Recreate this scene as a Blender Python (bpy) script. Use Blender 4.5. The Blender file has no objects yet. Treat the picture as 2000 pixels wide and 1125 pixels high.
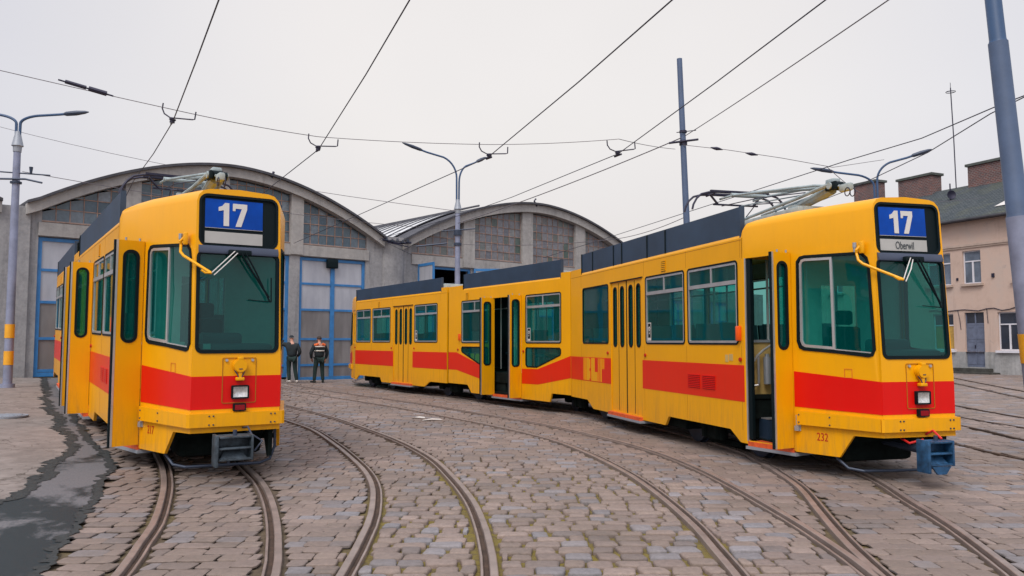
import bpy, bmesh, math, random
from math import sin, cos, radians, pi, sqrt, exp, atan
from mathutils import Vector, Matrix, noise
from mathutils.geometry import tessellate_polygon
random.seed(7)
S = bpy.context.scene
COL = S.collection

# ------------------------------------------------------------------ camera, sky, sun, exposure
PITCH = math.atan((667 - 562.5) / 1556)
cam = bpy.data.cameras.new('camera'); camo = bpy.data.objects.new('camera', cam); COL.objects.link(camo)
camo.location = (0, 0, 1.6); camo.rotation_euler = (pi / 2 + PITCH, 0, 0)
cam.sensor_width = 36; cam.lens = 1556 / 2000 * 36; cam.clip_end = 3000; cam.clip_start = 0.05
S.camera = camo

SUN_EL, SUN_AZ = radians(52), radians(200)          # azimuth measured clockwise from +Y
w = bpy.data.worlds.new("World"); S.world = w; w.use_nodes = True
nt = w.node_tree; nt.nodes.clear()
out = nt.nodes.new('ShaderNodeOutputWorld')
sky = nt.nodes.new('ShaderNodeTexSky'); sky.sky_type = 'NISHITA'; sky.sun_disc = False
sky.sun_elevation = SUN_EL; sky.sun_rotation = SUN_AZ; sky.air_density = 1.0; sky.dust_density = 6.0
bg1 = nt.nodes.new('ShaderNodeBackground'); bg1.inputs[1].default_value = 0.05
nt.links.new(sky.outputs[0], bg1.inputs[0])
tc = nt.nodes.new('ShaderNodeTexCoord')
sep = nt.nodes.new('ShaderNodeSeparateXYZ'); nt.links.new(tc.outputs['Generated'], sep.inputs[0])
ramp = nt.nodes.new('ShaderNodeValToRGB')
cr = ramp.color_ramp
cr.elements[0].position = 0.0; cr.elements[0].color = (0.48, 0.45, 0.455, 1)
cr.elements[1].position = 1.0; cr.elements[1].color = (1.0, 1.0, 1.02, 1)
e = cr.elements.new(0.10); e.color = (0.52, 0.487, 0.48, 1)
e = cr.elements.new(0.25); e.color = (0.56, 0.53, 0.50, 1)
e = cr.elements.new(0.42); e.color = (0.56, 0.535, 0.51, 1)
nt.links.new(sep.outputs[2], ramp.inputs[0])
nz = nt.nodes.new('ShaderNodeTexNoise'); nz.inputs['Scale'].default_value = 2.2; nz.inputs['Detail'].default_value = 3
nt.links.new(tc.outputs['Generated'], nz.inputs['Vector'])
mr = nt.nodes.new('ShaderNodeMapRange'); mr.inputs[3].default_value = 0.9; mr.inputs[4].default_value = 1.1
nt.links.new(nz.outputs[0], mr.inputs[0])
vm = nt.nodes.new('ShaderNodeVectorMath'); vm.operation = 'SCALE'
nt.links.new(ramp.outputs[0], vm.inputs[0]); nt.links.new(mr.outputs[0], vm.inputs['Scale'])
vn = nt.nodes.new('ShaderNodeVectorMath'); vn.operation = 'NORMALIZE'; nt.links.new(tc.outputs['Generated'], vn.inputs[0])
dp = nt.nodes.new('ShaderNodeVectorMath'); dp.operation = 'DOT_PRODUCT'; gd = Vector((0.03, 0.93, 0.36)).normalized(); dp.inputs[1].default_value = gd; nt.links.new(vn.outputs[0], dp.inputs[0])
gr_ = nt.nodes.new('ShaderNodeValToRGB'); nt.links.new(dp.outputs['Value'], gr_.inputs[0]); ce = gr_.color_ramp
ce.elements[0].position = 0.0; ce.elements[0].color = (0.90, 0.92, 1.0, 1); ce.elements[1].position = 1.0; ce.elements[1].color = (1.07, 1.04, 1.0, 1)
for p_, c_ in ((0.70, (0.80, 0.83, 0.93, 1)), (0.82, (0.86, 0.865, 0.925, 1)), (0.92, (0.97, 0.955, 0.955, 1)), (0.97, (1.04, 1.01, 0.975, 1))):
    q_ = ce.elements.new(p_); q_.color = c_
vmm = nt.nodes.new('ShaderNodeVectorMath'); vmm.operation = 'MULTIPLY'; nt.links.new(vm.outputs[0], vmm.inputs[0]); nt.links.new(gr_.outputs[0], vmm.inputs[1])
bg2 = nt.nodes.new('ShaderNodeBackground'); bg2.inputs[1].default_value = 1.22
nt.links.new(vmm.outputs[0], bg2.inputs[0])
add = nt.nodes.new('ShaderNodeAddShader'); nt.links.new(bg1.outputs[0], add.inputs[0]); nt.links.new(bg2.outputs[0], add.inputs[1])
nt.links.new(add.outputs[0], out.inputs[0])

sl = bpy.data.lights.new('sun', 'SUN'); sl.energy = 1.5; sl.angle = radians(25); sl.color = (1, 0.95, 0.88)
so = bpy.data.objects.new('sun', sl); COL.objects.link(so)
d = Vector((sin(SUN_AZ) * cos(SUN_EL), cos(SUN_AZ) * cos(SUN_EL), sin(SUN_EL)))
so.rotation_euler = d.to_track_quat('Z', 'Y').to_euler(); so.location = (0, -5, 30)

S.view_settings.view_transform = 'Standard'; S.view_settings.look = 'None'
S.view_settings.exposure = 0.12; S.view_settings.gamma = 1.0
S.render.engine = 'CYCLES'
try:
    S.cycles.max_bounces = 8; S.cycles.transparent_max_bounces = 16; S.cycles.use_denoising = True
except Exception: pass

# ------------------------------------------------------------------ materials
def lin(c):
    c = c / 255.0
    return c / 12.92 if c <= 0.04045 else ((c + 0.055) / 1.055) ** 2.4
def rgb(r, g, b): return (lin(r), lin(g), lin(b), 1)
class NM:
    def __init__(s, name):
        s.m = bpy.data.materials.new(name); s.m.use_nodes = True; s.t = s.m.node_tree
        s.b = s.t.nodes['Principled BSDF']; s.o = s.t.nodes['Material Output']
    def n(s, t, **k):
        x = s.t.nodes.new(t)
        for a, v in k.items(): setattr(x, a, v)
        return x
    def l(s, a, b): s.t.links.new(a, b)
    def coord(s, scale=(1, 1, 1), kind='Object'):
        tc = s.n('ShaderNodeTexCoord'); mp = s.n('ShaderNodeMapping'); mp.inputs['Scale'].default_value = scale
        s.l(tc.outputs[kind], mp.inputs[0]); return mp.outputs[0]
    def noise(s, vec, scale, detail=4, rough=0.6, dist=0):
        x = s.n('ShaderNodeTexNoise'); x.inputs['Scale'].default_value = scale; x.inputs['Detail'].default_value = detail
        x.inputs['Roughness'].default_value = rough; x.inputs['Distortion'].default_value = dist
        s.l(vec, x.inputs['Vector']); return x.outputs[0]
    def ramp(s, fac, stops):
        r = s.n('ShaderNodeValToRGB'); c = r.color_ramp
        c.elements[0].position = stops[0][0]; c.elements[0].color = stops[0][1]
        c.elements[1].position = stops[-1][0]; c.elements[1].color = stops[-1][1]
        for p, col in stops[1:-1]:
            e = c.elements.new(p); e.color = col
        s.l(fac, r.inputs[0]); return r.outputs[0]
    def mix(s, fac, a, b, mode='MIX'):
        x = s.n('ShaderNodeMix', data_type='RGBA', blend_type=mode)
        if isinstance(fac, (int, float)): x.inputs[0].default_value = fac
        else: s.l(fac, x.inputs[0])
        for v, i in ((a, 6), (b, 7)):
            if isinstance(v, tuple): x.inputs[i].default_value = v
            else: s.l(v, x.inputs[i])
        return x.outputs[2]
    def bump(s, h, strength=0.3, dist=0.02):
        x = s.n('ShaderNodeBump'); x.inputs['Strength'].default_value = strength; x.inputs['Distance'].default_value = dist
        s.l(h, x.inputs['Height']); s.l(x.outputs[0], s.b.inputs['Normal'])
    def col(s, c):
        if isinstance(c, tuple): s.b.inputs['Base Color'].default_value = c
        else: s.l(c, s.b.inputs['Base Color'])
        return s
    def set(s, **k):
        for a, v in k.items(): s.b.inputs[a.replace('_', ' ')].default_value = v
        return s
def plain(name, c, rough=0.6, metal=0.0, spec=0.5, var=0.12, scale=3.0, bump=0.0):
    m = NM(name); v = m.coord()
    n = m.noise(v, scale, 6, 0.65)
    dark = tuple(x * (1 - var) for x in c[:3]) + (1,); light = tuple(min(1, x * (1 + var)) for x in c[:3]) + (1,)
    m.col(m.ramp(n, [(0.3, dark), (0.7, light)])); m.set(Roughness=rough, Metallic=metal, Specular_IOR_Level=spec)
    if bump: m.bump(m.noise(v, scale * 8, 4), bump, 0.01)
    return m.m
def paint(name, c, dirt=(0.16, 0.11, 0.06, 1)):
    m = NM(name); v = m.coord()
    n = m.noise(v, 1.3, 5, 0.6)
    base = m.ramp(n, [(0.3, tuple(x * 0.93 for x in c[:3]) + (1,)), (0.7, c)])
    vs = m.coord((6, 6, 0.7)); st = m.noise(vs, 2.5, 6, 0.7)
    geo = m.n('ShaderNodeTexCoord'); sp = m.n('ShaderNodeSeparateXYZ'); m.l(geo.outputs['Object'], sp.inputs[0])
    low = m.n('ShaderNodeMapRange'); low.inputs[1].default_value = 0.9; low.inputs[2].default_value = 0.2
    low.inputs[3].default_value = 0.0; low.inputs[4].default_value = 0.65; m.l(sp.outputs[2], low.inputs[0])
    sm = m.n('ShaderNodeMapRange'); sm.inputs[1].default_value = 0.45; sm.inputs[2].default_value = 0.75
    sm.inputs[3].default_value = 0.05; sm.inputs[4].default_value = 0.75; m.l(st, sm.inputs[0])
    mul = m.n('ShaderNodeMath', operation='MULTIPLY'); m.l(low.outputs[0], mul.inputs[0]); m.l(sm.outputs[0], mul.inputs[1])
    ad = m.n('ShaderNodeMath', operation='MULTIPLY_ADD'); m.l(sm.outputs[0], ad.inputs[0]); ad.inputs[1].default_value = 0.075; m.l(mul.outputs[0], ad.inputs[2])
    m.col(m.mix(ad.outputs[0], base, dirt))
    rr = m.n('ShaderNodeMapRange'); rr.inputs[3].default_value = 0.28; rr.inputs[4].default_value = 0.5
    m.l(n, rr.inputs[0]); m.l(rr.outputs[0], m.b.inputs['Roughness'])
    m.set(Specular_IOR_Level=0.28, Coat_Weight=0.10, Coat_Roughness=0.12)
    m.bump(m.noise(v, 2.2, 3), 0.12, 0.012)
    return m.m
M = {}
M['yellow'] = paint('tram yellow paint', (0.82, 0.372, 0.0, 1))
M['red'] = paint('tram red paint', (0.68, 0.004, 0.002, 1), (0.2, 0.03, 0.02, 1))
M['redside'] = paint('faded side stripe', (0.72, 0.022, 0.003, 1), (0.2, 0.05, 0.02, 1))
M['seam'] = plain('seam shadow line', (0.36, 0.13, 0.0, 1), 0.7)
M['liner'] = plain('interior cream liner', (0.42, 0.43, 0.40, 1), 0.6)
M['cream'] = plain('cream panel', (0.52, 0.36, 0.13, 1), 0.5)
M['dark'] = plain('underframe black', (0.006, 0.010, 0.010, 1), 0.85, spec=0.1, var=0.5, scale=6)
M['rubber'] = plain('black rubber', (0.003, 0.009, 0.012, 1), 0.6, spec=0.15)
M['screen'] = plain('roof screen slate', (0.020, 0.042, 0.080, 1), 0.45, var=0.25, scale=1.5)
M['visor'] = plain('visor blue grey', (0.05, 0.065, 0.11, 1), 0.4)
M['alu'] = plain('aluminium', (0.50, 0.50, 0.52, 1), 0.38, metal=0.6)
M['steel'] = plain('galvanised steel', (0.30, 0.33, 0.38, 1), 0.5, metal=0.35)
M['panto'] = plain('pantograph grey', (0.30, 0.36, 0.38, 1), 0.75, spec=0.2, var=0.25, scale=6)
M['darksteel'] = plain('dark blue steel', (0.035, 0.05, 0.085, 1), 0.5, metal=0.3)
M['poleblue'] = plain('blue grey pole paint', (0.07, 0.11, 0.20, 1), 0.55, var=0.15, scale=2, bump=0.1)
M['poletop'] = plain('darker blue pole paint', (0.03, 0.075, 0.17, 1), 0.5, var=0.15, scale=2)
M['polelight'] = plain('weathered pale pole', (0.21, 0.235, 0.34, 1), 0.6, var=0.22, scale=3, bump=0.1)
M['band'] = plain('yellow band paint', (0.75, 0.36, 0.02, 1), 0.5)
M['wire'] = plain('copper wire dark', (0.025, 0.025, 0.05, 1), 0.5, metal=0.4)
M['thinwire'] = plain('weathered span wire', (0.13, 0.12, 0.14, 1), 0.5, metal=0.3)
M['seat'] = plain('seat shell', (0.02, 0.055, 0.07, 1), 0.5)
M['orange'] = plain('orange lamp lens', (0.8, 0.10, 0.01, 1), 0.25)
M['redlens'] = plain('dark red lens', (0.22, 0.004, 0.01, 1), 0.2)
M['white'] = plain('white enamel', (0.60, 0.58, 0.56, 1), 0.4, var=0.04)
M['whiteplate'] = plain('grey white plate', (0.40, 0.40, 0.39, 1), 0.4, var=0.08)
M['blueplate'] = plain('blue route plate', (0.001, 0.055, 0.36, 1), 0.45, spec=0.15, var=0.25, scale=2.5)
M['textgrey'] = plain('grey lettering', (0.06, 0.07, 0.08, 1), 0.5)
M['textred'] = plain('red lettering', (0.45, 0.01, 0.004, 1), 0.5)
M['chrome'] = plain('lamp reflector', (0.78, 0.78, 0.78, 1), 0.3, metal=0.5, var=0.25, scale=30)
M['coupblue'] = plain('coupler blue paint', (0.015, 0.07, 0.16, 1), 0.5, metal=0.2, var=0.7, scale=9, bump=0.3)
M['couprust'] = plain('coupler grey worn', (0.055, 0.075, 0.095, 1), 0.55, metal=0.4, var=0.7, scale=9, bump=0.3)
M['steprust'] = plain('orange step edge', (0.62, 0.09, 0.02, 1), 0.55, var=0.3, scale=12)
M['hose'] = plain('red hose', (0.6, 0.02, 0.02, 1), 0.4)

def glass(name, tint, rough=0.02, refl=1.0, body=None, bodyf=0.0):
    m = NM(name); m.t.nodes.remove(m.b)
    tr = m.n('ShaderNodeBsdfTransparent'); tr.inputs[0].default_value = tint
    gl = m.n('ShaderNodeBsdfGlossy'); gl.inputs['Roughness'].default_value = rough; gl.inputs[0].default_value = (0.85 * refl, 0.95 * refl, 0.95 * refl, 1)
    fr = m.n('ShaderNodeFresnel'); ge = m.n('ShaderNodeNewGeometry'); ir = m.n('ShaderNodeMapRange'); ir.inputs[3].default_value = 1.52; ir.inputs[4].default_value = 1 / 1.52
    m.l(ge.outputs['Backfacing'], ir.inputs[0]); m.l(ir.outputs[0], fr.inputs[0])
    v = m.coord(); bp = m.n('ShaderNodeBump'); bp.inputs['Strength'].default_value = 0.05; bp.inputs['Distance'].default_value = 0.02
    m.l(m.noise(v, 1.5, 2), bp.inputs['Height']); m.l(bp.outputs[0], gl.inputs['Normal'])
    mx = m.n('ShaderNodeMixShader'); m.l(fr.outputs[0], mx.inputs[0]); m.l(tr.outputs[0], mx.inputs[1]); m.l(gl.outputs[0], mx.inputs[2])
    last = mx.outputs[0]
    if body:
        df = m.n('ShaderNodeBsdfDiffuse'); df.inputs[0].default_value = body
        m2 = m.n('ShaderNodeMixShader'); m2.inputs[0].default_value = bodyf
        m.l(last, m2.inputs[1]); m.l(df.outputs[0], m2.inputs[2]); last = m2.outputs[0]
    m.l(last, m.o.inputs[0]); return m.m
M['glass'] = glass('teal window glass', (0.24, 0.70, 0.64, 1), body=(0.0, 0.19, 0.18, 1), bodyf=0.18)
M['shield'] = glass('teal windshield glass', (0.14, 0.54, 0.50, 1), body=(0.0, 0.10, 0.11, 1), bodyf=0.2)
M['clearglass'] = glass('clear lamp glass', (0.9, 0.9, 0.9, 1))

def concrete(name, c1, c2, stain, sc=0.35):
    m = NM(name); v = m.coord()
    n1 = m.noise(v, sc, 8, 0.65); n2 = m.noise(v, 7, 6, 0.7)
    base = m.ramp(n1, [(0.32, c1), (0.66, c2)])
    vs = m.coord((1.6, 1.6, 0.12)); st = m.noise(vs, 1.4, 8, 0.7, 0.6)
    f = m.ramp(st, [(0.50, (0, 0, 0, 1)), (0.70, (0.65, 0.65, 0.65, 1))])
    c = m.mix(f, base, stain); c = m.mix(0.18, c, m.ramp(n2, [(0.35, (0.12, 0.12, 0.12, 1)), (0.65, (0.5, 0.5, 0.5, 1))]))
    m.col(c); m.set(Roughness=0.9, Specular_IOR_Level=0.2)
    m.bump(n2, 0.35, 0.03); return m.m
M['concrete'] = concrete('depot concrete', (0.20, 0.203, 0.22, 1), (0.36, 0.36, 0.375, 1), (0.10, 0.105, 0.12, 1))
M['beam'] = concrete('arch concrete', (0.27, 0.265, 0.265, 1), (0.40, 0.385, 0.375, 1), (0.17, 0.16, 0.16, 1), 0.6)
M['rooffelt'] = plain('dark roofing felt', (0.06, 0.062, 0.075, 1), 0.9, var=0.3)
def islandmat(name, stops, rough=0.2, spec=0.5, bump=0.0, bscale=20, noisef=0.0):
    m = NM(name); g = m.n('ShaderNodeNewGeometry')
    c = m.ramp(g.outputs['Random Per Island'], stops)
    v = m.coord()
    if noisef:
        n = m.noise(v, 9, 6, 0.7)
        c = m.mix(noisef, c, m.ramp(n, [(0.3, (0.05, 0.05, 0.05, 1)), (0.7, (0.9, 0.88, 0.84, 1))]), 'OVERLAY')
    m.col(c); m.set(Roughness=rough, Specular_IOR_Level=spec)
    if bump: m.bump(m.noise(v, bscale, 4), bump, 0.01)
    return m.m
M['pane_high'] = islandmat('old glazing', [(0, (0.04, 0.075, 0.11, 1)), (0.35, (0.065, 0.105, 0.14, 1)), (0.6, (0.10, 0.14, 0.18, 1)), (0.8, (0.055, 0.095, 0.125, 1)), (1, (0.18, 0.21, 0.25, 1))], 0.15, 0.6, 0.15, 3, 0.3)
M['pane_right'] = islandmat('milky glazing', [(0, (0.13, 0.14, 0.17, 1)), (0.4, (0.19, 0.20, 0.23, 1)), (0.7, (0.16, 0.16, 0.17, 1)), (0.86, (0.06, 0.10, 0.09, 1)), (1, (0.24, 0.24, 0.26, 1))], 0.3, 0.5, 0.15, 3, 0.3)
M['rustbar'] = plain('rusty glazing bar', (0.30, 0.19, 0.15, 1), 0.8, var=0.6, scale=3)
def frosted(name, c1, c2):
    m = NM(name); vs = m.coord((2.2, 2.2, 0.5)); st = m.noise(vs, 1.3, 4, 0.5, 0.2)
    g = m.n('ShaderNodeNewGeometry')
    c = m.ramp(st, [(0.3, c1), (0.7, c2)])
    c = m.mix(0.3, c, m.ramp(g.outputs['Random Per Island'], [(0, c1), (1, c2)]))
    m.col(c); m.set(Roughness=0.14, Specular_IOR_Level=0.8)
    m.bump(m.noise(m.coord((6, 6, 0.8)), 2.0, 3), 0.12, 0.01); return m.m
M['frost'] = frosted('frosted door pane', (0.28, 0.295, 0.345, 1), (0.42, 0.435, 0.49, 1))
M['frostlow'] = frosted('dark hall door pane', (0.10, 0.092, 0.092, 1), (0.21, 0.20, 0.205, 1))  # darkness of the hall behind is painted into the lower panes' colour
M['doorblue'] = plain('blue door paint', (0.03, 0.17, 0.42, 1), 0.45, var=0.2, scale=3)
M['whiteglass'] = plain('white skylight glass', (0.62, 0.64, 0.66, 1), 0.3, var=0.1)

def stucco():
    m = NM('peeling pink stucco'); v = m.coord()
    n1 = m.noise(v, 0.5, 8, 0.7); n2 = m.noise(v, 1.7, 8, 0.75, 0.6)
    base = m.ramp(n1, [(0.3, (0.42, 0.32, 0.27, 1)), (0.5, (0.52, 0.395, 0.335, 1)), (0.7, (0.47, 0.39, 0.35, 1))])
    patch = m.ramp(n2, [(0.60, (0, 0, 0, 1)), (0.66, (0.8, 0.8, 0.8, 1))])
    c = m.mix(patch, base, (0.40, 0.33, 0.30, 1)); c = m.mix(m.ramp(m.noise(m.coord((2, 2, 0.2)), 1.2, 7, 0.7), [(0.55, (0, 0, 0, 1)), (0.75, (0.5, 0.5, 0.5, 1))]), c, (0.30, 0.22, 0.19, 1))
    m.col(c); m.set(Roughness=0.9, Specular_IOR_Level=0.2); m.bump(m.noise(v, 12, 6), 0.4, 0.02); return m.m
M['stucco'] = stucco()
M['plinth'] = concrete('rendered plinth', (0.24, 0.25, 0.26, 1), (0.38, 0.38, 0.385, 1), (0.14, 0.14, 0.13, 1), 0.8)
def rooftile():
    m = NM('mossy slate roof'); v = m.coord()
    br = m.n('ShaderNodeTexBrick'); br.inputs['Scale'].default_value = 3.0; br.inputs['Mortar Size'].default_value = 0.03
    br.inputs['Color1'].default_value = (0.045, 0.06, 0.07, 1); br.inputs['Color2'].default_value = (0.085, 0.10, 0.11, 1); br.inputs['Mortar'].default_value = (0.012, 0.014, 0.016, 1)
    m.l(m.coord((1, 1, 1), 'UV'), br.inputs['Vector'])
    n = m.noise(v, 0.7, 8, 0.7)
    c = m.mix(m.ramp(n, [(0.5, (0, 0, 0, 1)), (0.72, (0.55, 0.55, 0.55, 1))]), br.outputs[0], (0.10, 0.105, 0.055, 1))
    m.col(c); m.set(Roughness=0.85, Specular_IOR_Level=0.25)
    m.bump(m.mix(0.4, br.outputs[0], m.ramp(m.noise(v, 5, 6), [(0.2, (0, 0, 0, 1)), (0.8, (0.3, 0.3, 0.3, 1))])), 0.9, 0.05); return m.m
M['slate'] = rooftile()
def brick():
    m = NM('old red brick'); v = m.coord((1, 1, 1), 'UV')
    br = m.n('ShaderNodeTexBrick'); br.inputs['Scale'].default_value = 2.6; br.inputs['Mortar Size'].default_value = 0.035
    br.inputs['Color1'].default_value = (0.19, 0.065, 0.05, 1); br.inputs['Color2'].default_value = (0.09, 0.05, 0.05, 1); br.inputs['Mortar'].default_value = (0.20, 0.18, 0.18, 1)
    m.l(v, br.inputs['Vector']); c = m.mix(m.ramp(m.noise(m.coord(), 2, 6), [(0.4, (0, 0, 0, 1)), (0.7, (0.6, 0.6, 0.6, 1))]), br.outputs[0], (0.07, 0.055, 0.06, 1))
    m.col(c); m.set(Roughness=0.9); m.bump(br.outputs[1], -0.5, 0.02); return m.m
M['brick'] = brick()
M['cap'] = plain('mossy chimney cap', (0.07, 0.08, 0.075, 1), 0.9, var=0.4)
M['trim'] = plain('weathered trim', (0.42, 0.33, 0.28, 1), 0.85, var=0.2)
M['pvc'] = plain('white window frame', (0.62, 0.62, 0.68, 1), 0.4, var=0.04)
M['winpane'] = plain('dark window pane', (0.03, 0.035, 0.05, 1), 0.06, spec=0.9, var=0.3, scale=1.2)
M['winpane2'] = plain('reflecting window pane', (0.12, 0.15, 0.2, 1), 0.08, spec=0.9, var=0.5, scale=0.9)
M['curtain'] = plain('yellow curtain', (0.42, 0.26, 0.06, 1), 0.8, var=0.3, scale=8)
M['greydoor'] = plain('blue grey door paint', (0.125, 0.15, 0.22, 1), 0.5, var=0.25, scale=3)
M['darkstone'] = plain('dark mossy stone', (0.05, 0.05, 0.045, 1), 0.9, var=0.5, scale=4, bump=0.4)

# cobbles
def cobble():
    m = NM('granite setts'); g = m.n('ShaderNodeNewGeometry')
    c = m.ramp(g.outputs['Random Per Island'], [(0, (0.235, 0.185, 0.155, 1)), (0.22, (0.315, 0.245, 0.205, 1)), (0.45, (0.25, 0.195, 0.17, 1)), (0.66, (0.36, 0.28, 0.24, 1)), (0.8, (0.20, 0.165, 0.15, 1)), (0.9, (0.24, 0.235, 0.25, 1)), (1, (0.32, 0.30, 0.31, 1))])
    v = m.coord(); n = m.noise(v, 22, 6, 0.75); n0 = m.noise(v, 0.42, 5, 0.6)
    c = m.mix(0.35, c, m.ramp(n, [(0.3, (0.12, 0.12, 0.12, 1)), (0.7, (0.85, 0.83, 0.80, 1))]), 'OVERLAY')
    c = m.mix(1.0, c, (0.79, 0.79, 0.82, 1), 'MULTIPLY')
    c = m.mix(m.ramp(n0, [(0.40, (0, 0, 0, 1)), (0.66, (0.7, 0.7, 0.7, 1))]), c, (0.15, 0.118, 0.10, 1))
    c = m.mix(m.ramp(m.noise(m.coord((1, 1.6, 1)), 1.1, 7, 0.7, 0.4), [(0.55, (0, 0, 0, 1)), (0.72, (0.55, 0.55, 0.55, 1))]), c, (0.075, 0.066, 0.06, 1))
    m.col(c); m.set(Roughness=0.72, Specular_IOR_Level=0.35); m.bump(n, 0.6, 0.012); return m.m
M['cobble'] = cobble()
def ground():
    m = NM('joint sand and moss'); v = m.coord()
    n = m.noise(v, 0.5, 6, 0.6); n2 = m.noise(v, 14, 6, 0.7)
    c = m.ramp(n2, [(0.3, (0.075, 0.057, 0.043, 1)), (0.7, (0.135, 0.105, 0.082, 1))])
    # moss grows in the untravelled bed between the middle tracks
    sp = m.n('ShaderNodeSeparateXYZ'); tcx = m.n('ShaderNodeTexCoord'); m.l(tcx.outputs['Object'], sp.inputs[0])
    def rng(o, a, b, c0, c1):
        r = m.n('ShaderNodeMapRange'); r.inputs[1].default_value = a; r.inputs[2].default_value = b; r.inputs[3].default_value = c0; r.inputs[4].default_value = c1
        m.l(o, r.inputs[0]); return r.outputs[0]
    fx = m.n('ShaderNodeMath', operation='MULTIPLY'); m.l(rng(sp.outputs[0], -1.6, -1.1, 0, 1), fx.inputs[0]); m.l(rng(sp.outputs[0], 1.5, 2.6, 1, 0.1), fx.inputs[1])
    fy = m.n('ShaderNodeMath', operation='MULTIPLY'); m.l(fx.outputs[0], fy.inputs[0]); m.l(rng(sp.outputs[1], 9.5, 12, 1, 0.0), fy.inputs[1])
    fz = m.n('ShaderNodeMath', operation='MULTIPLY_ADD'); m.l(fy.outputs[0], fz.inputs[0]); fz.inputs[1].default_value = 0.5; m.l(rng(n, 0.3, 0.75, -0.15, 0.32), fz.inputs[2])
    fz.use_clamp = True
    fn = m.n('ShaderNodeMath', operation='MULTIPLY'); m.l(fz.outputs[0], fn.inputs[0]); m.l(rng(n2, 0.35, 0.6, 0.3, 1.6), fn.inputs[1]); fn.use_clamp = True
    c = m.mix(fn.outputs[0], c, (0.19, 0.15, 0.03, 1))
    m.col(c); m.set(Roughness=0.95, Specular_IOR_Level=0.15); m.bump(n2, 0.8, 0.02); return m.m
M['ground'] = ground()
def asphalt():
    m = NM('patched wet asphalt'); v = m.coord(); n = m.noise(v, 0.85, 10, 0.68, 0.3); f = m.noise(v, 60, 4, 0.7)
    sp = m.n('ShaderNodeSeparateXYZ'); tcx = m.n('ShaderNodeTexCoord'); m.l(tcx.outputs['Object'], sp.inputs[0])
    yr = m.n('ShaderNodeMapRange'); yr.inputs[1].default_value = 6.8; yr.inputs[2].default_value = 9.4; yr.inputs[3].default_value = 0.10; yr.inputs[4].default_value = -0.09; m.l(sp.outputs[1], yr.inputs[0])
    ad = m.n('ShaderNodeMath', operation='ADD'); m.l(n, ad.inputs[0]); m.l(yr.outputs[0], ad.inputs[1])
    wet = m.ramp(ad.outputs[0], [(0.48, (0, 0, 0, 1)), (0.56, (1, 1, 1, 1))])
    c = m.mix(wet, m.ramp(f, [(0.3, (0.10, 0.10, 0.108, 1)), (0.7, (0.16, 0.155, 0.165, 1))]), (0.012, 0.02, 0.024, 1))
    m.col(c)
    r = m.n('ShaderNodeMapRange'); r.inputs[3].default_value = 0.8; r.inputs[4].default_value = 0.55; m.l(wet, r.inputs[0]); m.l(r.outputs[0], m.b.inputs['Roughness'])
    m.set(Specular_IOR_Level=0.3); m.bump(f, 0.5, 0.01); return m.m
M['asphalt'] = asphalt()
M['crack'] = plain('tar dark edge', (0.022, 0.026, 0.027, 1), 0.8, var=0.5, scale=20, bump=0.5)
def oldslab():
    m = NM('old cracked paving'); v = m.coord(); n = m.noise(v, 3, 8, 0.7)
    vo = m.n('ShaderNodeTexVoronoi', feature='DISTANCE_TO_EDGE'); vo.inputs['Scale'].default_value = 2.6
    wv = m.n('ShaderNodeVectorMath', operation='MULTIPLY_ADD'); nn = m.n('ShaderNodeTexNoise'); nn.inputs['Scale'].default_value = 4; m.l(v, nn.inputs['Vector'])
    m.l(nn.outputs[1], wv.inputs[0]); wv.inputs[1].default_value = (0.5, 0.5, 0.5); m.l(v, wv.inputs[2]); m.l(wv.outputs[0], vo.inputs['Vector'])
    cr = m.ramp(vo.outputs[0], [(0.0, (1, 1, 1, 1)), (0.035, (0, 0, 0, 1))])
    ms = m.ramp(m.noise(v, 0.6, 4), [(0.45, (0, 0, 0, 1)), (0.62, (1, 1, 1, 1))])
    mm = m.mix(1.0, cr, ms, 'MULTIPLY')
    c = m.mix(mm, m.ramp(n, [(0.3, (0.15, 0.13, 0.12, 1)), (0.7, (0.28, 0.245, 0.23, 1))]), (0.05, 0.04, 0.03, 1))
    m.col(c); m.set(Roughness=0.85, Specular_IOR_Level=0.25); m.bump(m.mix(0.5, n, mm), 0.4, 0.02); return m.m
M['slab'] = oldslab()
M['railhead'] = plain('worn rail head', (0.25, 0.20, 0.18, 1), 0.45, metal=0.3, var=0.25, scale=4, bump=0.15)
M['railrust'] = plain('rusty rail groove', (0.055, 0.032, 0.021, 1), 0.9, var=0.5, scale=6, bump=0.4)

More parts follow.
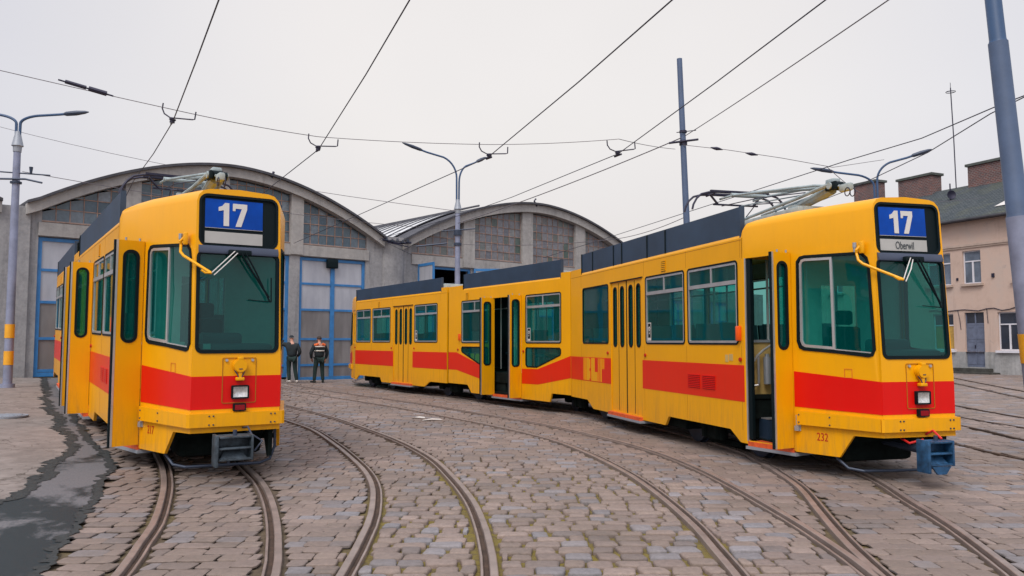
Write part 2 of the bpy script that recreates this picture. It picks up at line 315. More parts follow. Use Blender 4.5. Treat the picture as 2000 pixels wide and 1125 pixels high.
# ------------------------------------------------------------------ mesh helpers
class MB:
    def __init__(s): s.v = []; s.f = []; s.mi = []
    def add(s, vs, fs, mi=0):
        o = len(s.v); s.v += [tuple(v) for v in vs]; s.f += [tuple(i + o for i in f) for f in fs]; s.mi += [mi] * len(fs)
    def box(s, x0, x1, y0, y1, z0, z1, mi=0, X=None):
        vs = [(x, y, z) for x in (x0, x1) for y in (y0, y1) for z in (z0, z1)]
        if X: vs = [X @ Vector(v) for v in vs]
        s.add(vs, [(0, 1, 3, 2), (4, 6, 7, 5), (0, 4, 5, 1), (2, 3, 7, 6), (0, 2, 6, 4), (1, 5, 7, 3)], mi); return s
    def bbox(s, x0, x1, y0, y1, z0, z1, b=0.01, mi=0, X=None):   # bevelled box (chamfered all edges)
        cx = (x0 + x1) / 2, (y0 + y1) / 2, (z0 + z1) / 2; h = ((x1 - x0) / 2, (y1 - y0) / 2, (z1 - z0) / 2)
        bm = bmesh.new(); bmesh.ops.create_cube(bm, size=1)
        for v in bm.verts: v.co = Vector((cx[0] + v.co.x * 2 * h[0], cx[1] + v.co.y * 2 * h[1], cx[2] + v.co.z * 2 * h[2]))
        bmesh.ops.bevel(bm, geom=bm.edges[:], offset=min(b, min(h) * 0.8), segments=2, affect='EDGES', profile=0.5)
        s.frombm(bm, mi, X); return s
    def frombm(s, bm, mi=0, X=None):
        bm.verts.index_update()
        vs = [(X @ v.co if X else v.co) for v in bm.verts]
        s.add(vs, [[v.index for v in f.verts] for f in bm.faces], mi); bm.free()
    def tube(s, pts, r, n=8, mi=0, caps=True, taper=None):
        pts = [Vector(p) for p in pts]; m = len(pts); rings = []; up = None
        for i, p in enumerate(pts):
            t = (pts[min(i + 1, m - 1)] - pts[max(i - 1, 0)]).normalized()
            if up is None:
                up = Vector((0, 0, 1)) if abs(t.z) < 0.9 else Vector((1, 0, 0))
            a = t.cross(up).normalized(); b = a.cross(t).normalized(); up = b
            rr = r if taper is None else r + (taper - r) * i / (m - 1)
            if isinstance(r, (list, tuple)): rr = r[i]
            rings.append([p + a * rr * cos(2 * pi * k / n) + b * rr * sin(2 * pi * k / n) for k in range(n)])
        vs = [v for R_ in rings for v in R_]; fs = []
        for i in range(m - 1):
            for k in range(n):
                k2 = (k + 1) % n; fs.append((i * n + k, i * n + k2, (i + 1) * n + k2, (i + 1) * n + k))
        if caps: fs.append(tuple(range(n))[::-1]); fs.append(tuple(range((m - 1) * n, m * n)))
        s.add(vs, fs, mi); return s
    def cyl(s, c, axis, r, h, n=16, mi=0):
        c = Vector(c); a = Vector(axis).normalized(); s.tube([c - a * h / 2, c + a * h / 2], r, n, mi); return s
    def sweep(s, path, prof, mi=0, closed=True, zf=None):
        # path: [(x,y,z)] horizontal-ish, prof: [(lateral, up)]
        m = len(path); n = len(prof); vs = []
        for i, p in enumerate(path):
            a = Vector(path[max(i - 1, 0)]); b = Vector(path[min(i + 1, m - 1)]); t = (b - a); t.z = 0; t.normalize()
            nn = Vector((-t.y, t.x, 0))
            for l, u in prof: vs.append(Vector(p) + nn * l + Vector((0, 0, u)))
        fs = []
        for i in range(m - 1):
            for k in range(n if closed else n - 1):
                k2 = (k + 1) % n; fs.append((i * n + k, i * n + k2, (i + 1) * n + k2, (i + 1) * n + k))
        s.add(vs, fs, mi); return s
    def panel(s, outer, holes, f, t=0.04, mi=0, mii=None, back=True, jit=None):
        # outer/holes: 2D loops; f(a,b,d) -> 3D, d = depth behind the face
        if mii is None: mii = mi
        loops = [list(outer)] + [list(h) for h in holes]
        tess = tessellate_polygon([[Vector((p[0], p[1], 0)) for p in L] for L in loops])
        flat = [p for L in loops for p in L]; n = len(flat)
        s.add([f(p[0], p[1], 0) for p in flat], [tuple(x) for x in tess], mi)
        if back: s.add([f(p[0], p[1], t) for p in flat], [tuple(x)[::-1] for x in tess], mii)
        for L in loops:
            k = len(L)
            s.add([f(p[0], p[1], 0) for p in L] + [f(p[0], p[1], t) for p in L], [(i, (i + 1) % k, k + (i + 1) % k, k + i) for i in range(k)], mi)
        return s
    def build(s, name, mats, parent=None, X=None, smooth=30, merge=True):
        me = bpy.data.meshes.new(name); me.from_pydata(s.v, [], s.f)
        if not isinstance(mats, (list, tuple)): mats = [mats]
        for m in mats: me.materials.append(M[m] if isinstance(m, str) else m)
        me.polygons.foreach_set('material_index', s.mi)
        if merge:
            bm = bmesh.new(); bm.from_mesh(me); bmesh.ops.remove_doubles(bm, verts=bm.verts, dist=0.0002)
            bmesh.ops.recalc_face_normals(bm, faces=bm.faces); bm.to_mesh(me); bm.free()
        me.update()
        if smooth:
            me.polygons.foreach_set('use_smooth', [True] * len(me.polygons)); me.set_sharp_from_angle(angle=radians(smooth))
        o = bpy.data.objects.new(name, me); COL.objects.link(o)
        if parent: o.parent = parent
        if X is not None: o.matrix_local = X
        return o
def tag(o, label=None, cat=None, group=None, kind=None):
    if label: o['label'] = label
    if cat: o['category'] = cat
    if group: o['group'] = group
    if kind: o['kind'] = kind
    return o
def empty(name, loc, label, cat, group=None, rz=0):
    o = bpy.data.objects.new(name, None); COL.objects.link(o); o.location = loc; o.rotation_euler = (0, 0, rz); o.empty_display_size = 0.3
    return tag(o, label, cat, group)
def rrect(x0, x1, z0, z1, r=0.06, n=4):
    P = []
    for cx, cz, a0 in ((x1 - r, z0 + r, -90), (x1 - r, z1 - r, 0), (x0 + r, z1 - r, 90), (x0 + r, z0 + r, 180)):
        for k in range(n + 1):
            a = radians(a0 + 90 * k / n); P.append((cx + r * cos(a), cz + r * sin(a)))
    return P
def rect(x0, x1, z0, z1): return [(x0, z0), (x1, z0), (x1, z1), (x0, z1)]
def inset(loop, d):      # simple inset of a convex-ish ccw loop
    out = []; n = len(loop)
    for i in range(n):
        p = Vector(loop[i]); a = (p - Vector(loop[i - 1])); b = (Vector(loop[(i + 1) % n]) - p)
        if a.length < 1e-6 or b.length < 1e-6: out.append(tuple(p)); continue
        na = Vector((-a.y, a.x)).normalized(); nb = Vector((-b.y, b.x)).normalized(); m = (na + nb)
        if m.length < 1e-5: m = na
        m.normalize(); k = max(0.4, m.dot(na)); out.append(tuple(p + m * (d / k)))
    return out
def text_mesh(txt, size, xs=1.0, depth=0.002, bold=0.0):
    cu = bpy.data.curves.new('lettering', 'FONT'); cu.body = txt; cu.size = size; cu.align_x = 'CENTER'; cu.align_y = 'CENTER'; cu.extrude = depth; cu.offset = bold
    o = bpy.data.objects.new('lettering', cu); COL.objects.link(o)
    me = bpy.data.meshes.new_from_object(o)
    vs = [(v.co.x * xs, v.co.y, v.co.z) for v in me.vertices]; fs = [tuple(p.vertices) for p in me.polygons]
    bpy.data.objects.remove(o); bpy.data.curves.remove(cu); bpy.data.meshes.remove(me)
    return vs, fs
def spline(pts, step=0.4):
    P = [Vector(p) for p in pts]; P = [P[0] * 2 - P[1]] + P + [P[-1] * 2 - P[-2]]; out = []
    for i in range(1, len(P) - 2):
        a, b, c, d_ = P[i - 1], P[i], P[i + 1], P[i + 2]; L = (c - b).length; n = max(1, int(L / step))
        for k in range(n):
            t = k / n
            out.append(0.5 * ((2 * b) + (c - a) * t + (2 * a - 5 * b + 4 * c - d_) * t * t + (3 * b - a - 3 * c + d_) * t ** 3))
    out.append(P[-2]); return out

def gz(x, y):            # the yard rises gently towards the left hall
    dd = (x + 2.5) * -.970 + (y - 8) * -.244
    dd = math.log1p(exp(min(dd * 2, 60))) / 2
    t = min(1, max(0, (y - 5) / 7)); t = t * t * (3 - 2 * t)
    return .48 * (1 - exp(-dd / 4)) * t

# ================================================================== GROUND
def grid_sheet(xs, ys, z):
    mb = MB(); nx, ny = len(xs), len(ys)
    vs = [(x, y, gz(x, y) + z) for y in ys for x in xs]
    mb.add(vs, [(j * nx + i, j * nx + i + 1, (j + 1) * nx + i + 1, (j + 1) * nx + i) for j in range(ny - 1) for i in range(nx - 1)])
    return mb
def span(a, b, st): 
    n = max(1, int(round((b - a) / st))); return [a + (b - a) * i / n for i in range(n + 1)]
xs = [-600, -200, -80, -50] + span(-40, 30, 1.0) + [40, 60, 120, 300, 600]
ys = [-100, -30, -8] + span(0, 45, 1.0) + [55, 80, 150, 400, 900]
tag(grid_sheet(xs, ys, -0.028).build('ground', 'ground'), kind='structure')

# rails, traced on the ground plane
RAILS = {
 'T1': ([(-16.6, 30.0), (-13.9, 25.9), (-11.46, 21.2), (-8.39, 16.35), (-5.29, 11.6), (-4.47, 10.21), (-4.05, 9.39), (-3.7, 8.61), (-3.37, 7.77), (-3.09, 6.99), (-2.91, 6.34), (-2.71, 5.63), (-2.5, 4.6), (-2.3, 3.2), (-2.2, 0)],
        [(-15.8, 30.5), (-13.05, 26.4), (-10.6, 21.75), (-7.55, 16.89), (-4.43, 12.1), (-3.30, 10.0), (-2.8, 9.02), (-2.4, 8.05), (-2.05, 7.05), (-1.81, 6.26), (-1.63, 5.59), (-1.45, 4.6), (-1.3, 3.2), (-1.2, 0)]),
 'T2': ([(-13.6, 30.9), (-11.3, 26.6), (-8.7, 22.4), (-6.45, 19.05), (-4.6, 16.12), (-3.62, 14.5), (-2.76, 12.5), (-2.13, 10.85), (-1.76, 9.77), (-1.49, 8.7), (-1.29, 7.43), (-1.22, 6.62), (-1.17, 5.73), (-1.15, 4.6), (-1.15, 0)],
        [(-12.75, 31.4), (-10.45, 27.1), (-7.85, 22.95), (-5.64, 19.81), (-3.87, 17.07), (-2.55, 14.5), (-1.75, 12.79), (-1.09, 11.02), (-0.67, 9.4), (-0.4, 8.12), (-0.26, 7.15), (-0.18, 6.38), (-0.13, 5.63), (-0.12, 4.6), (-0.12, 0)]),
 'T3': ([(-11.9, 33.3), (-10.0, 30.3), (-7.91, 27.11), (-5.67, 23.75), (-3.18, 20.11), (-1.55, 17.35), (-0.31, 15.17), (0.58, 13.27), (1.06, 11.63), (1.37, 9.99), (1.50, 8.82), (1.56, 7.76), (1.58, 6.94), (1.56, 6.27), (1.54, 5.63), (1.5, 4.6), (1.4, 0)],
        [(-11.0, 33.9), (-9.15, 30.85), (-7.05, 27.65), (-4.82, 24.3), (-2.33, 20.67), (-0.85, 18.1), (0.5, 15.75), (1.25, 14.08), (1.76, 12.75), (2.11, 11.55), (2.34, 10.22), (2.45, 8.94), (2.50, 7.76), (2.52, 6.94), (2.50, 5.95), (2.46, 5.4), (2.4, 4.6), (2.3, 0)]),
 'T4': ([(-6.4, 36.2), (-6.35, 32.2), (-4.42, 27.6), (-1.34, 22.75), (1.8, 17.55), (3.18, 12.6), (3.29, 10.68), (3.24, 9.8), (3.14, 8.82), (2.92, 7.76), (2.76, 7.0), (2.62, 6.25), (2.5, 5.4), (2.42, 4.6), (2.35, 3.0), (2.3, 0)],
        [(-5.4, 36.2), (-5.4, 32.5), (-3.56, 28.15), (-0.5, 23.29), (2.7, 17.95), (4.17, 12.9), (4.28, 11.0), (4.23, 9.4), (3.99, 8.06), (3.8, 6.95), (3.47, 5.59), (3.2, 4.6), (3.0, 3.0), (2.9, 0)]),
 'T5': ([(11.3, 40.0), (10.2, 25), (9.52, 17.26), (9.5, 14.99), (9.6, 12), (10.2, 5)], [(12.9, 40.0), (11.6, 25), (11.1, 20.11), (10.76, 16.89), (10.65, 12), (11.2, 5)]),
 'T6': ([(8.4, 40.0), (7.4, 25), (6.95, 15), (6.92, 12.49), (6.95, 10.95), (7.2, 8), (8.0, 4)], [(10.0, 40.0), (9.0, 25), (8.58, 15.45), (8.35, 13.13), (8.3, 10.95), (8.5, 8), (9.2, 4)]),
 'T7': ([(20, 40.5), (16.94, 30.68), (14.32, 22.44), (11.9, 15), (10.6, 8)], [(21, 40.1), (17.9, 30.4), (15.3, 22.1), (12.85, 14.8), (11.6, 8)]),
}
labels = {'T1': 'curved grooved track under the tram at the left', 'T2': 'curved grooved track just right of the left tram, bending past the camera',
          'T3': 'grooved track sweeping through the middle of the cobbles', 'T4': 'grooved track under the three-part tram, joining the middle track at lower right',
          'T5': 'straight track in the cobbles in front of the pink house', 'T6': 'dark rails passing behind the blue coupler at the right', 'T7': 'farthest track in the cobbles before the pink house steps'}
ALLR = []
rail_things = {}
for key, (L, R) in RAILS.items():
    root = empty('tram_track', (L[-1][0], L[-1][1], 0), labels[key], 'track')
    root['kind'] = 'structure'
    rail_things[key] = root
    sides = []
    for pts in (L, R):
        sp_ = spline([(p[0], p[1], 0) for p in pts], 0.3)
        sp_ = [(p.x - 0, p.y - 0, gz(p.x, p.y)) for p in sp_]
        sides.append(sp_); sg = 1 if len(sides) == 1 else -1
        for q in range(len(sp_)):
            a_, b_ = sp_[max(0, q - 1)], sp_[min(len(sp_) - 1, q + 1)]; L_ = math.hypot(b_[0] - a_[0], b_[1] - a_[1]) or 1
            ALLR.append((sp_[q][0] - (b_[1] - a_[1]) / L_ * 0.025 * sg, sp_[q][1] + (b_[0] - a_[0]) / L_ * 0.025 * sg))
    far = key in ('T5', 'T6', 'T7')
    for i, path in enumerate(sides):
        sgn = 1 if i == 0 else -1           # groove lies towards the track centre
        # direction of travel is towards camera: left normal points to +x
        ox, oy = root.location.x, root.location.y
        pth = [(p[0] - ox, p[1] - oy, p[2]) for p in path]
        if not far:
            mb = MB()
            mb.sweep(pth, [(sgn * -0.040, -0.03), (sgn * -0.036, 0.014), (sgn * -0.030, 0.018), (sgn * 0.016, 0.018), (sgn * 0.021, 0.014), (sgn * 0.026, -0.03)], 0)
            mb.sweep(pth, [(sgn * 0.026, -0.03), (sgn * 0.026, -0.016), (sgn * 0.066, -0.016), (sgn * 0.066, -0.03)], 1)
            mb.sweep(pth, [(sgn * 0.066, -0.03), (sgn * 0.067, 0.008), (sgn * 0.071, 0.011), (sgn * 0.084, 0.011), (sgn * 0.087, 0.007), (sgn * 0.089, -0.03)], 0)
            mb.build('rail', ['railhead', 'railrust'], root)
        else:
            mb = MB()
            mb.sweep(pth, [(-0.05, -0.03), (-0.045, 0.012), (0.0, 0.012), (0.0, -0.03)], 0)
            mb.sweep(pth, [(0.0, -0.03), (0.0, -0.01), (0.07, -0.01), (0.07, -0.03)], 1)
            mb.build('rail', ['railrust', 'dark'], root)

# asphalt and old slab at the left
OUT = [(-14.6, 26.4), (-10.6, 19.0), (-8.6, 15.6), (-6.99, 12.92), (-5.75, 11.0), (-4.92, 9.88), (-4.58, 9.14), (-4.3, 8.35), (-4.0, 7.71), (-3.75, 7.05), (-3.6, 6.56), (-3.4, 6.0), (-3.23, 5.56), (-3.0, 4.6), (-2.85, 3.0)]
INN = [(-15.2, 26.0), (-11.4, 19.6), (-9.2, 15.9), (-7.35, 13.0), (-6.3, 11.4), (-5.65, 10.3), (-5.35, 9.4), (-5.05, 8.6), (-4.86, 8.16), (-4.86, 7.8), (-4.95, 7.5), (-5.1, 7.1), (-5.3, 6.6), (-5.6, 5.6), (-6.2, 3.0)]
def jag(pts, a, step=0.04, seed=0):
    out_ = []
    for p in spline([(x, y, 0) for x, y in pts], step):
        k = noise.noise(Vector((p.x * 1.1 + seed, p.y * 1.1, 0))) * a * 0.7 + noise.noise(Vector((p.x * 9 + seed, p.y * 9, 3))) * a * 0.45 + noise.noise(Vector((p.x * 27 + seed, p.y * 27, 3))) * a * 0.3
        out_.append((p.x + k, p.y + k * 0.3))
    return out_
def resample(pts, n):
    Ls = [0]
    for i in range(1, len(pts)): Ls.append(Ls[-1] + math.dist(pts[i], pts[i - 1]))
    res = []; j = 0
    for k in range(n):
        t = Ls[-1] * k / (n - 1)
        while j < len(pts) - 2 and Ls[j + 1] < t: j += 1
        u = (t - Ls[j]) / max(1e-9, Ls[j + 1] - Ls[j]); res.append((pts[j][0] + (pts[j + 1][0] - pts[j][0]) * u, pts[j][1] + (pts[j + 1][1] - pts[j][1]) * u))
    return res
def ribbon(A, B, z, sub=4):
    mb = MB(); n = len(A); vs = []
    for i in range(n):
        for k in range(sub + 1):
            t = k / sub; x = A[i][0] + (B[i][0] - A[i][0]) * t; y = A[i][1] + (B[i][1] - A[i][1]) * t; vs.append((x, y, gz(x, y) + z))
    m = sub + 1
    mb.add(vs, [(i * m + k, i * m + k + 1, (i + 1) * m + k + 1, (i + 1) * m + k) for i in range(n - 1) for k in range(sub)]); return mb
jo = jag(OUT, 0.14, seed=1); ji = jag(INN, 0.16, seed=5)
NO = 1100
jo = resample(jo, NO); ji = resample(ji, NO)
tag(ribbon(jo, ji, 0.004).build('asphalt_path', 'asphalt', merge=False), kind='structure')
jfar = [(-32, p[1] + (p[0] + 5) * -0.2) for p in ji]
tag(ribbon(ji, jfar, 0.000, 24).build('old_pavement', 'slab', merge=False), kind='structure')
def edge_band(c, wd, z, nm, seed):
    A = []; B = []
    for i, p in enumerate(c):
        q0 = c[max(0, i - 1)]; q1 = c[min(len(c) - 1, i + 1)]; tx, ty = q1[0] - q0[0], q1[1] - q0[1]; L = math.hypot(tx, ty) or 1; nx_, ny_ = -ty / L, tx / L
        a = wd * (0.15 + abs(noise.noise(Vector((p[0] * 2, p[1] * 2, seed)))) * 1.2 + abs(noise.noise(Vector((p[0] * 14, p[1] * 14, seed)))) * 0.9); b = wd * (0.1 + abs(noise.noise(Vector((p[0] * 3, p[1] * 3, seed + 9)))) * 1.0 + abs(noise.noise(Vector((p[0] * 17, p[1] * 17, seed + 9)))) * 0.9)
        A.append((p[0] + nx_ * a, p[1] + ny_ * a)); B.append((p[0] - nx_ * b, p[1] - ny_ * b))
    tag(ribbon(A, B, z, 2).build(nm, 'crack', merge=False), kind='structure')
edge_band(jo, 0.08, 0.009, 'asphalt_edge', 2); edge_band(ji, 0.13, 0.009, 'tar_seam', 7)

# cobblestones: every sett modelled, one mesh
def in_paved(x, y):
    if x < -33 or y > 26.2: return y > 26.2 and x < -14.5 - (y - 26) * 0.6
    # left of outer asphalt edge at this y
    return x < xo(y) + 0.03
_xo = sorted([(p[1], p[0]) for p in jo])
def xo(y):
    import bisect
    i = bisect.bisect(_xo, (y, 0)); i = min(max(i, 1), len(_xo) - 1)
    (y0, x0), (y1, x1) = _xo[i - 1], _xo[i]
    return x0 if y1 == y0 else x0 + (x1 - x0) * min(1, max(0, (y - y0) / (y1 - y0)))
cell = {}
DR = []
for A_, B_ in zip(ALLR[:-1], ALLR[1:]):
    n_ = int(math.dist(A_, B_) / 0.05) + 1
    if n_ < 12: DR += [(A_[0] + (B_[0] - A_[0]) * k / n_, A_[1] + (B_[1] - A_[1]) * k / n_) for k in range(n_)]
for x, y in DR: cell.setdefault((int(x // 0.6), int(y // 0.6)), []).append((x, y))
def near_rail(x, y, r):
    cx, cy = int(x // 0.6), int(y // 0.6)
    for i in (-1, 0, 1):
        for j in (-1, 0, 1):
            for a, b in cell.get((cx + i, cy + j), ()):
                if (a - x) ** 2 + (b - y) ** 2 < r * r: return True
    return False
def facade_y(x): return 34 + (x + 7.65) * 0.662 / 0.749
V_, F_ = [], []
def coarse(x, y):        # the untravelled, mossy, deep-jointed bed between the middle tracks
    a = min(1, max(0, (x + 1.5) / 0.5)) * min(1, max(0, (2.6 - x) / 1.2)) * min(1, max(0, (12.0 - y) / 2.5))
    return a
def stone(x0, x1, y0, y1, far):
    cx, cy = (x0 + x1) / 2, (y0 + y1) / 2; k_ = coarse(cx, cy)
    g = random.uniform(0.002, 0.006) + 0.010 * k_
    if far: g = 0.009
    hx, hy = (x1 - x0) / 2 - g, (y1 - y0) / 2 - g
    if hx < 0.02: return
    amp = 0.010 + 0.008 * k_
    j = lambda: random.uniform(-amp, amp) if not far else random.uniform(-0.012, 0.012)
    zt = gz(cx, cy) + random.uniform(-0.003, 0.004) * (1 + k_); tilt = random.uniform(-0.015, 0.015); tl2 = random.uniform(-0.02, 0.02)
    b = len(V_)
    jx = min(hx * 0.25, 1)
    cn = [(-hx + min(jx, j()), -hy + j()), (hx + max(-jx, j()), -hy + j()), (hx + max(-jx, j()), hy + j()), (-hx + min(jx, j()), hy + j())]
    if not far:
        oct_ = []
        for k in range(4):
            p = cn[k]; q = cn[(k + 1) % 4]; c_ = random.uniform(0.06, 0.15); d_ = random.uniform(0.35, 0.65); bul = random.uniform(-0.005, 0.007)
            nx_, ny_ = (q[1] - p[1]), -(q[0] - p[0]); L = math.hypot(nx_, ny_) or 1
            oct_ += [(p[0] + (q[0] - p[0]) * c_, p[1] + (q[1] - p[1]) * c_), (p[0] + (q[0] - p[0]) * d_ + nx_ / L * bul, p[1] + (q[1] - p[1]) * d_ + ny_ / L * bul), (q[0] + (p[0] - q[0]) * c_, q[1] + (p[1] - q[1]) * c_)]
        n = 12; rel = 0.45 + 0.75 * k_
        for sc, dz in ((1.0, -0.035), (1.0, -0.009), (0.95, -0.002), (0.80, 0.002)):
            for (a, c_) in oct_: V_.append((cx + a * sc, cy + c_ * sc, zt + dz * rel + a * tilt + c_ * tl2 + (random.uniform(-0.0012, 0.0012) if sc < 0.96 else 0)))
        for r_ in range(3):
            for k in range(n):
                k2 = (k + 1) % n; F_.append((b + r_ * n + k, b + r_ * n + k2, b + r_ * n + n + k2, b + r_ * n + n + k))
        F_.append(tuple(range(b + 3 * n, b + 4 * n)))
    else:
        for sc, dz in ((1.0, -0.03), (0.99, -0.006), (0.9, 0.001)):
            for (a, c_) in cn: V_.append((cx + a * sc, cy + c_ * sc, zt + dz + a * tilt + c_ * tl2))
        for r_ in range(2):
            for k in range(4):
                k2 = (k + 1) % 4; F_.append((b + r_ * 4 + k, b + r_ * 4 + k2, b + r_ * 4 + 4 + k2, b + r_ * 4 + 4 + k))
        F_.append((b + 8, b + 9, b + 10, b + 11))
y = 3.6; row = 0
while y < 46:
    ph = random.uniform(0.15, 0.20) if y < 14 else random.uniform(0.2, 0.25)
    half = 0.68 * y + 3.5
    x = -half + random.random() * 0.2
    while x < half:
        wd = random.uniform(0.17, 0.29) if y < 16 else random.uniform(0.25, 0.42)
        off = 0.07 * sin(x * 0.55 + 1.3) + 0.035 * sin(x * 1.9 + row * 0.35)
        y0, y1 = y + off, y + ph + off; cx = x + wd / 2
        if not in_paved(cx, (y0 + y1) / 2) and y1 < facade_y(cx) - 0.3:
            if near_rail(cx, (y0 + y1) / 2, 0.42):
                st = 0.025; n_ = int(wd / st) + 1; free = []
                for k in range(n_ + 1):
                    xx = x + wd * k / n_; free.append(not any(near_rail(xx, yy, 0.070) for yy in (y0 + 0.02, (y0 + y1) / 2, y1 - 0.02)))
                k = 0
                while k <= n_:
                    if free[k]:
                        k2 = k
                        while k2 < n_ and free[k2 + 1]: k2 += 1
                        if (k2 - k) * wd / n_ > 0.05: stone(x + wd * k / n_, x + wd * k2 / n_, y0, y1, y >= 15)
                        k = k2 + 1
                    else: k += 1
            else: stone(x, x + wd, y0, y1, y >= 15)
        x += wd
    y += ph; row += 1
mb = MB(); mb.v = V_; mb.f = F_; mb.mi = [0] * len(F_)
tag(mb.build('cobblestones', 'cobble', merge=False, smooth=50), kind='structure')

for i, (px_, py_, a_, L_) in enumerate(((-1.62, 16.3, 0.3, 0.22), (-1.95, 16.75, -0.2, 0.15))):
    mb = MB(); mb.add([(-L_, -.06, .0), (-.05, -.09, .02), (L_, -.04, .0), (L_ * .8, .07, .015), (0, .05, .03), (-L_ * .7, .08, .0)], [(0, 1, 4, 5), (1, 2, 3, 4)]); o = mb.build('paper_scrap', 'white', smooth=0); o.location = (px_, py_, gz(px_, py_) + 0.012); o.rotation_euler = (0, 0, a_)
    tag(o, ('longer' if i == 0 else 'shorter') + ' white paper scrap lying on the cobbles before the three-part tram', 'litter', 'paper scraps')
# manhole cover and small litter
mh = MB(); mx, my = -8.6, 13.6; mz = gz(mx, my)
mh.cyl((0, 0, 0.01), (0, 0, 1), 0.36, 0.03, 32); mh.cyl((0, 0, 0.024), (0, 0, 1), 0.30, 0.012, 32)
for k in range(-4, 5):
    L = sqrt(max(0.01, 0.27 ** 2 - (k * 0.06) ** 2)); mh.box(-L, L, k * 0.06 - 0.012, k * 0.06 + 0.012, 0.03, 0.038)
o = mh.build('manhole_cover', 'steel'); o.location = (mx, my, mz); tag(o, 'round grey ribbed manhole cover in the old pavement at the left', 'manhole cover')

# ================================================================== TRAMS
W = 1.037
HW = 0.833      # half width at the front door hinge
def xn(z): return 9.005 - max(0.0, z - 1.2) * 0.052
def wn(z): return 0.488 - max(0.0, z - 0.8) * 0.009
def f_right(x, z, dd): return (x, -W + dd, z)
def f_left(x, z, dd): return (x, W - dd, z)
def taper_map(side):     # s along door bay 0..0.826
    L = math.hypot(0.80, W - HW); ux, uy = 0.80 / L, (W - HW) / L
    def f(s, z, dd): return (7.08 + s * ux + dd * uy * -1, side * (W - s * uy - dd * ux), z)
    return f, L
def cab_map(side):
    def f(s, z, dd):
        x1, y1 = xn(z), wn(z); L = math.hypot(x1 - 7.88, HW - y1); t = s / 1.165
        return (7.88 + (x1 - 7.88) * t - dd * 0.3, side * (HW + (y1 - HW) * t - dd * 0.954), z)
    return f
def f_front(y, z, dd): return (xn(z) - dd, y, z)
def mirx(f): return lambda x, z, dd: (lambda p: (-p[0], p[1], p[2]))(f(x, z, dd))

def add_window(par, X, f, x0, x1, z0, z1, kind='P', r=0.05, loop=None, gname='glass', child=False):
    lp = loop if loop else rrect(x0, x1, z0, z1, r)
    mb = MB()
    g = inset(lp, 0.018)
    mb.panel([p for p in inset(lp, -0.008)], [g], lambda a, b, dd: f(a, b, dd - 0.008), 0.03, 0)
    if kind == 'T':
        g2 = inset(lp, 0.050)
        mb.panel(g, [g2], lambda a, b, dd: f(a, b, dd - 0.004), 0.03, 1)
        zt = 2.375
        mb.panel(rect(x0 + 0.04, x1 - 0.04, zt, zt + 0.055), [], lambda a, b, dd: f(a, b, dd - 0.012), 0.03, 1)
        xm = (x0 + x1) / 2
        mb.panel(rect(xm - 0.016, xm + 0.016, zt + 0.055, z1 - 0.045), [], lambda a, b, dd: f(a, b, dd - 0.006), 0.02, 1)
    fr = mb.build('window', ['rubber', 'alu'], par, X)
    gm = MB(); gm.panel(inset(lp, 0.012), [], lambda a, b, dd: f(a, b, dd + 0.010), 0.006, 0, back=False)
    gm.build('glass', gname, fr)
    return lp, fr

def leaf_open(par, X, hx, hy, nx, ny, wd, z0, z1, slot):
    # a folded door leaf standing out from the side; hinge at (hx,hy), pointing along (nx,ny)
    tx, ty = -ny, nx         # thickness direction
    if tx > 0: tx, ty = -tx, -ty     # body of the folded pair lies to the rear of the front skin
    def f(a, b, dd): return (hx + nx * a + tx * dd, hy + ny * a + ty * dd, b)
    holes = [rrect(0.065, wd - 0.065, slot[0], slot[1], 0.078, 6)]
    mb = MB(); mb.panel(rect(0.0, wd, z0, z1), holes, f, 0.045, 0)
    lf = mb.build('door', ['yellow'], par, X)
    mb = MB(); hl = holes[0]; mb.panel(inset(hl, -0.012), [inset(hl, 0.022)], lambda a, b, dd: f(a, b, dd - 0.006), 0.057, 0)
    mb.build('gasket', 'rubber', lf)
    mb = MB(); mb.panel(inset(hl, 0.01), [], lambda a, b, dd: f(a, b, dd + 0.02), 0.006, 0); mb.build('glass', 'glass', lf)
    mb = MB(); mb.panel(rect(wd, wd + 0.022, z0, z1), [], lambda a, b, dd: f(a, b, dd - 0.003), 0.055, 0); 
    mb.panel(rect(wd + 0.022, wd + 0.04, z0, z1), [], lambda a, b, dd: f(a, b, dd + 0.008), 0.03, 1)
    mb.build('edge_seal', ['alu', 'rubber'], lf)
    for a in (0.05, wd - 0.09): mb = MB(); mb.cyl(f(a, z1 + 0.01, 0.02), (0, 0, 1), 0.012, 0.05, 8); mb.build('hinge', 'steel', lf)

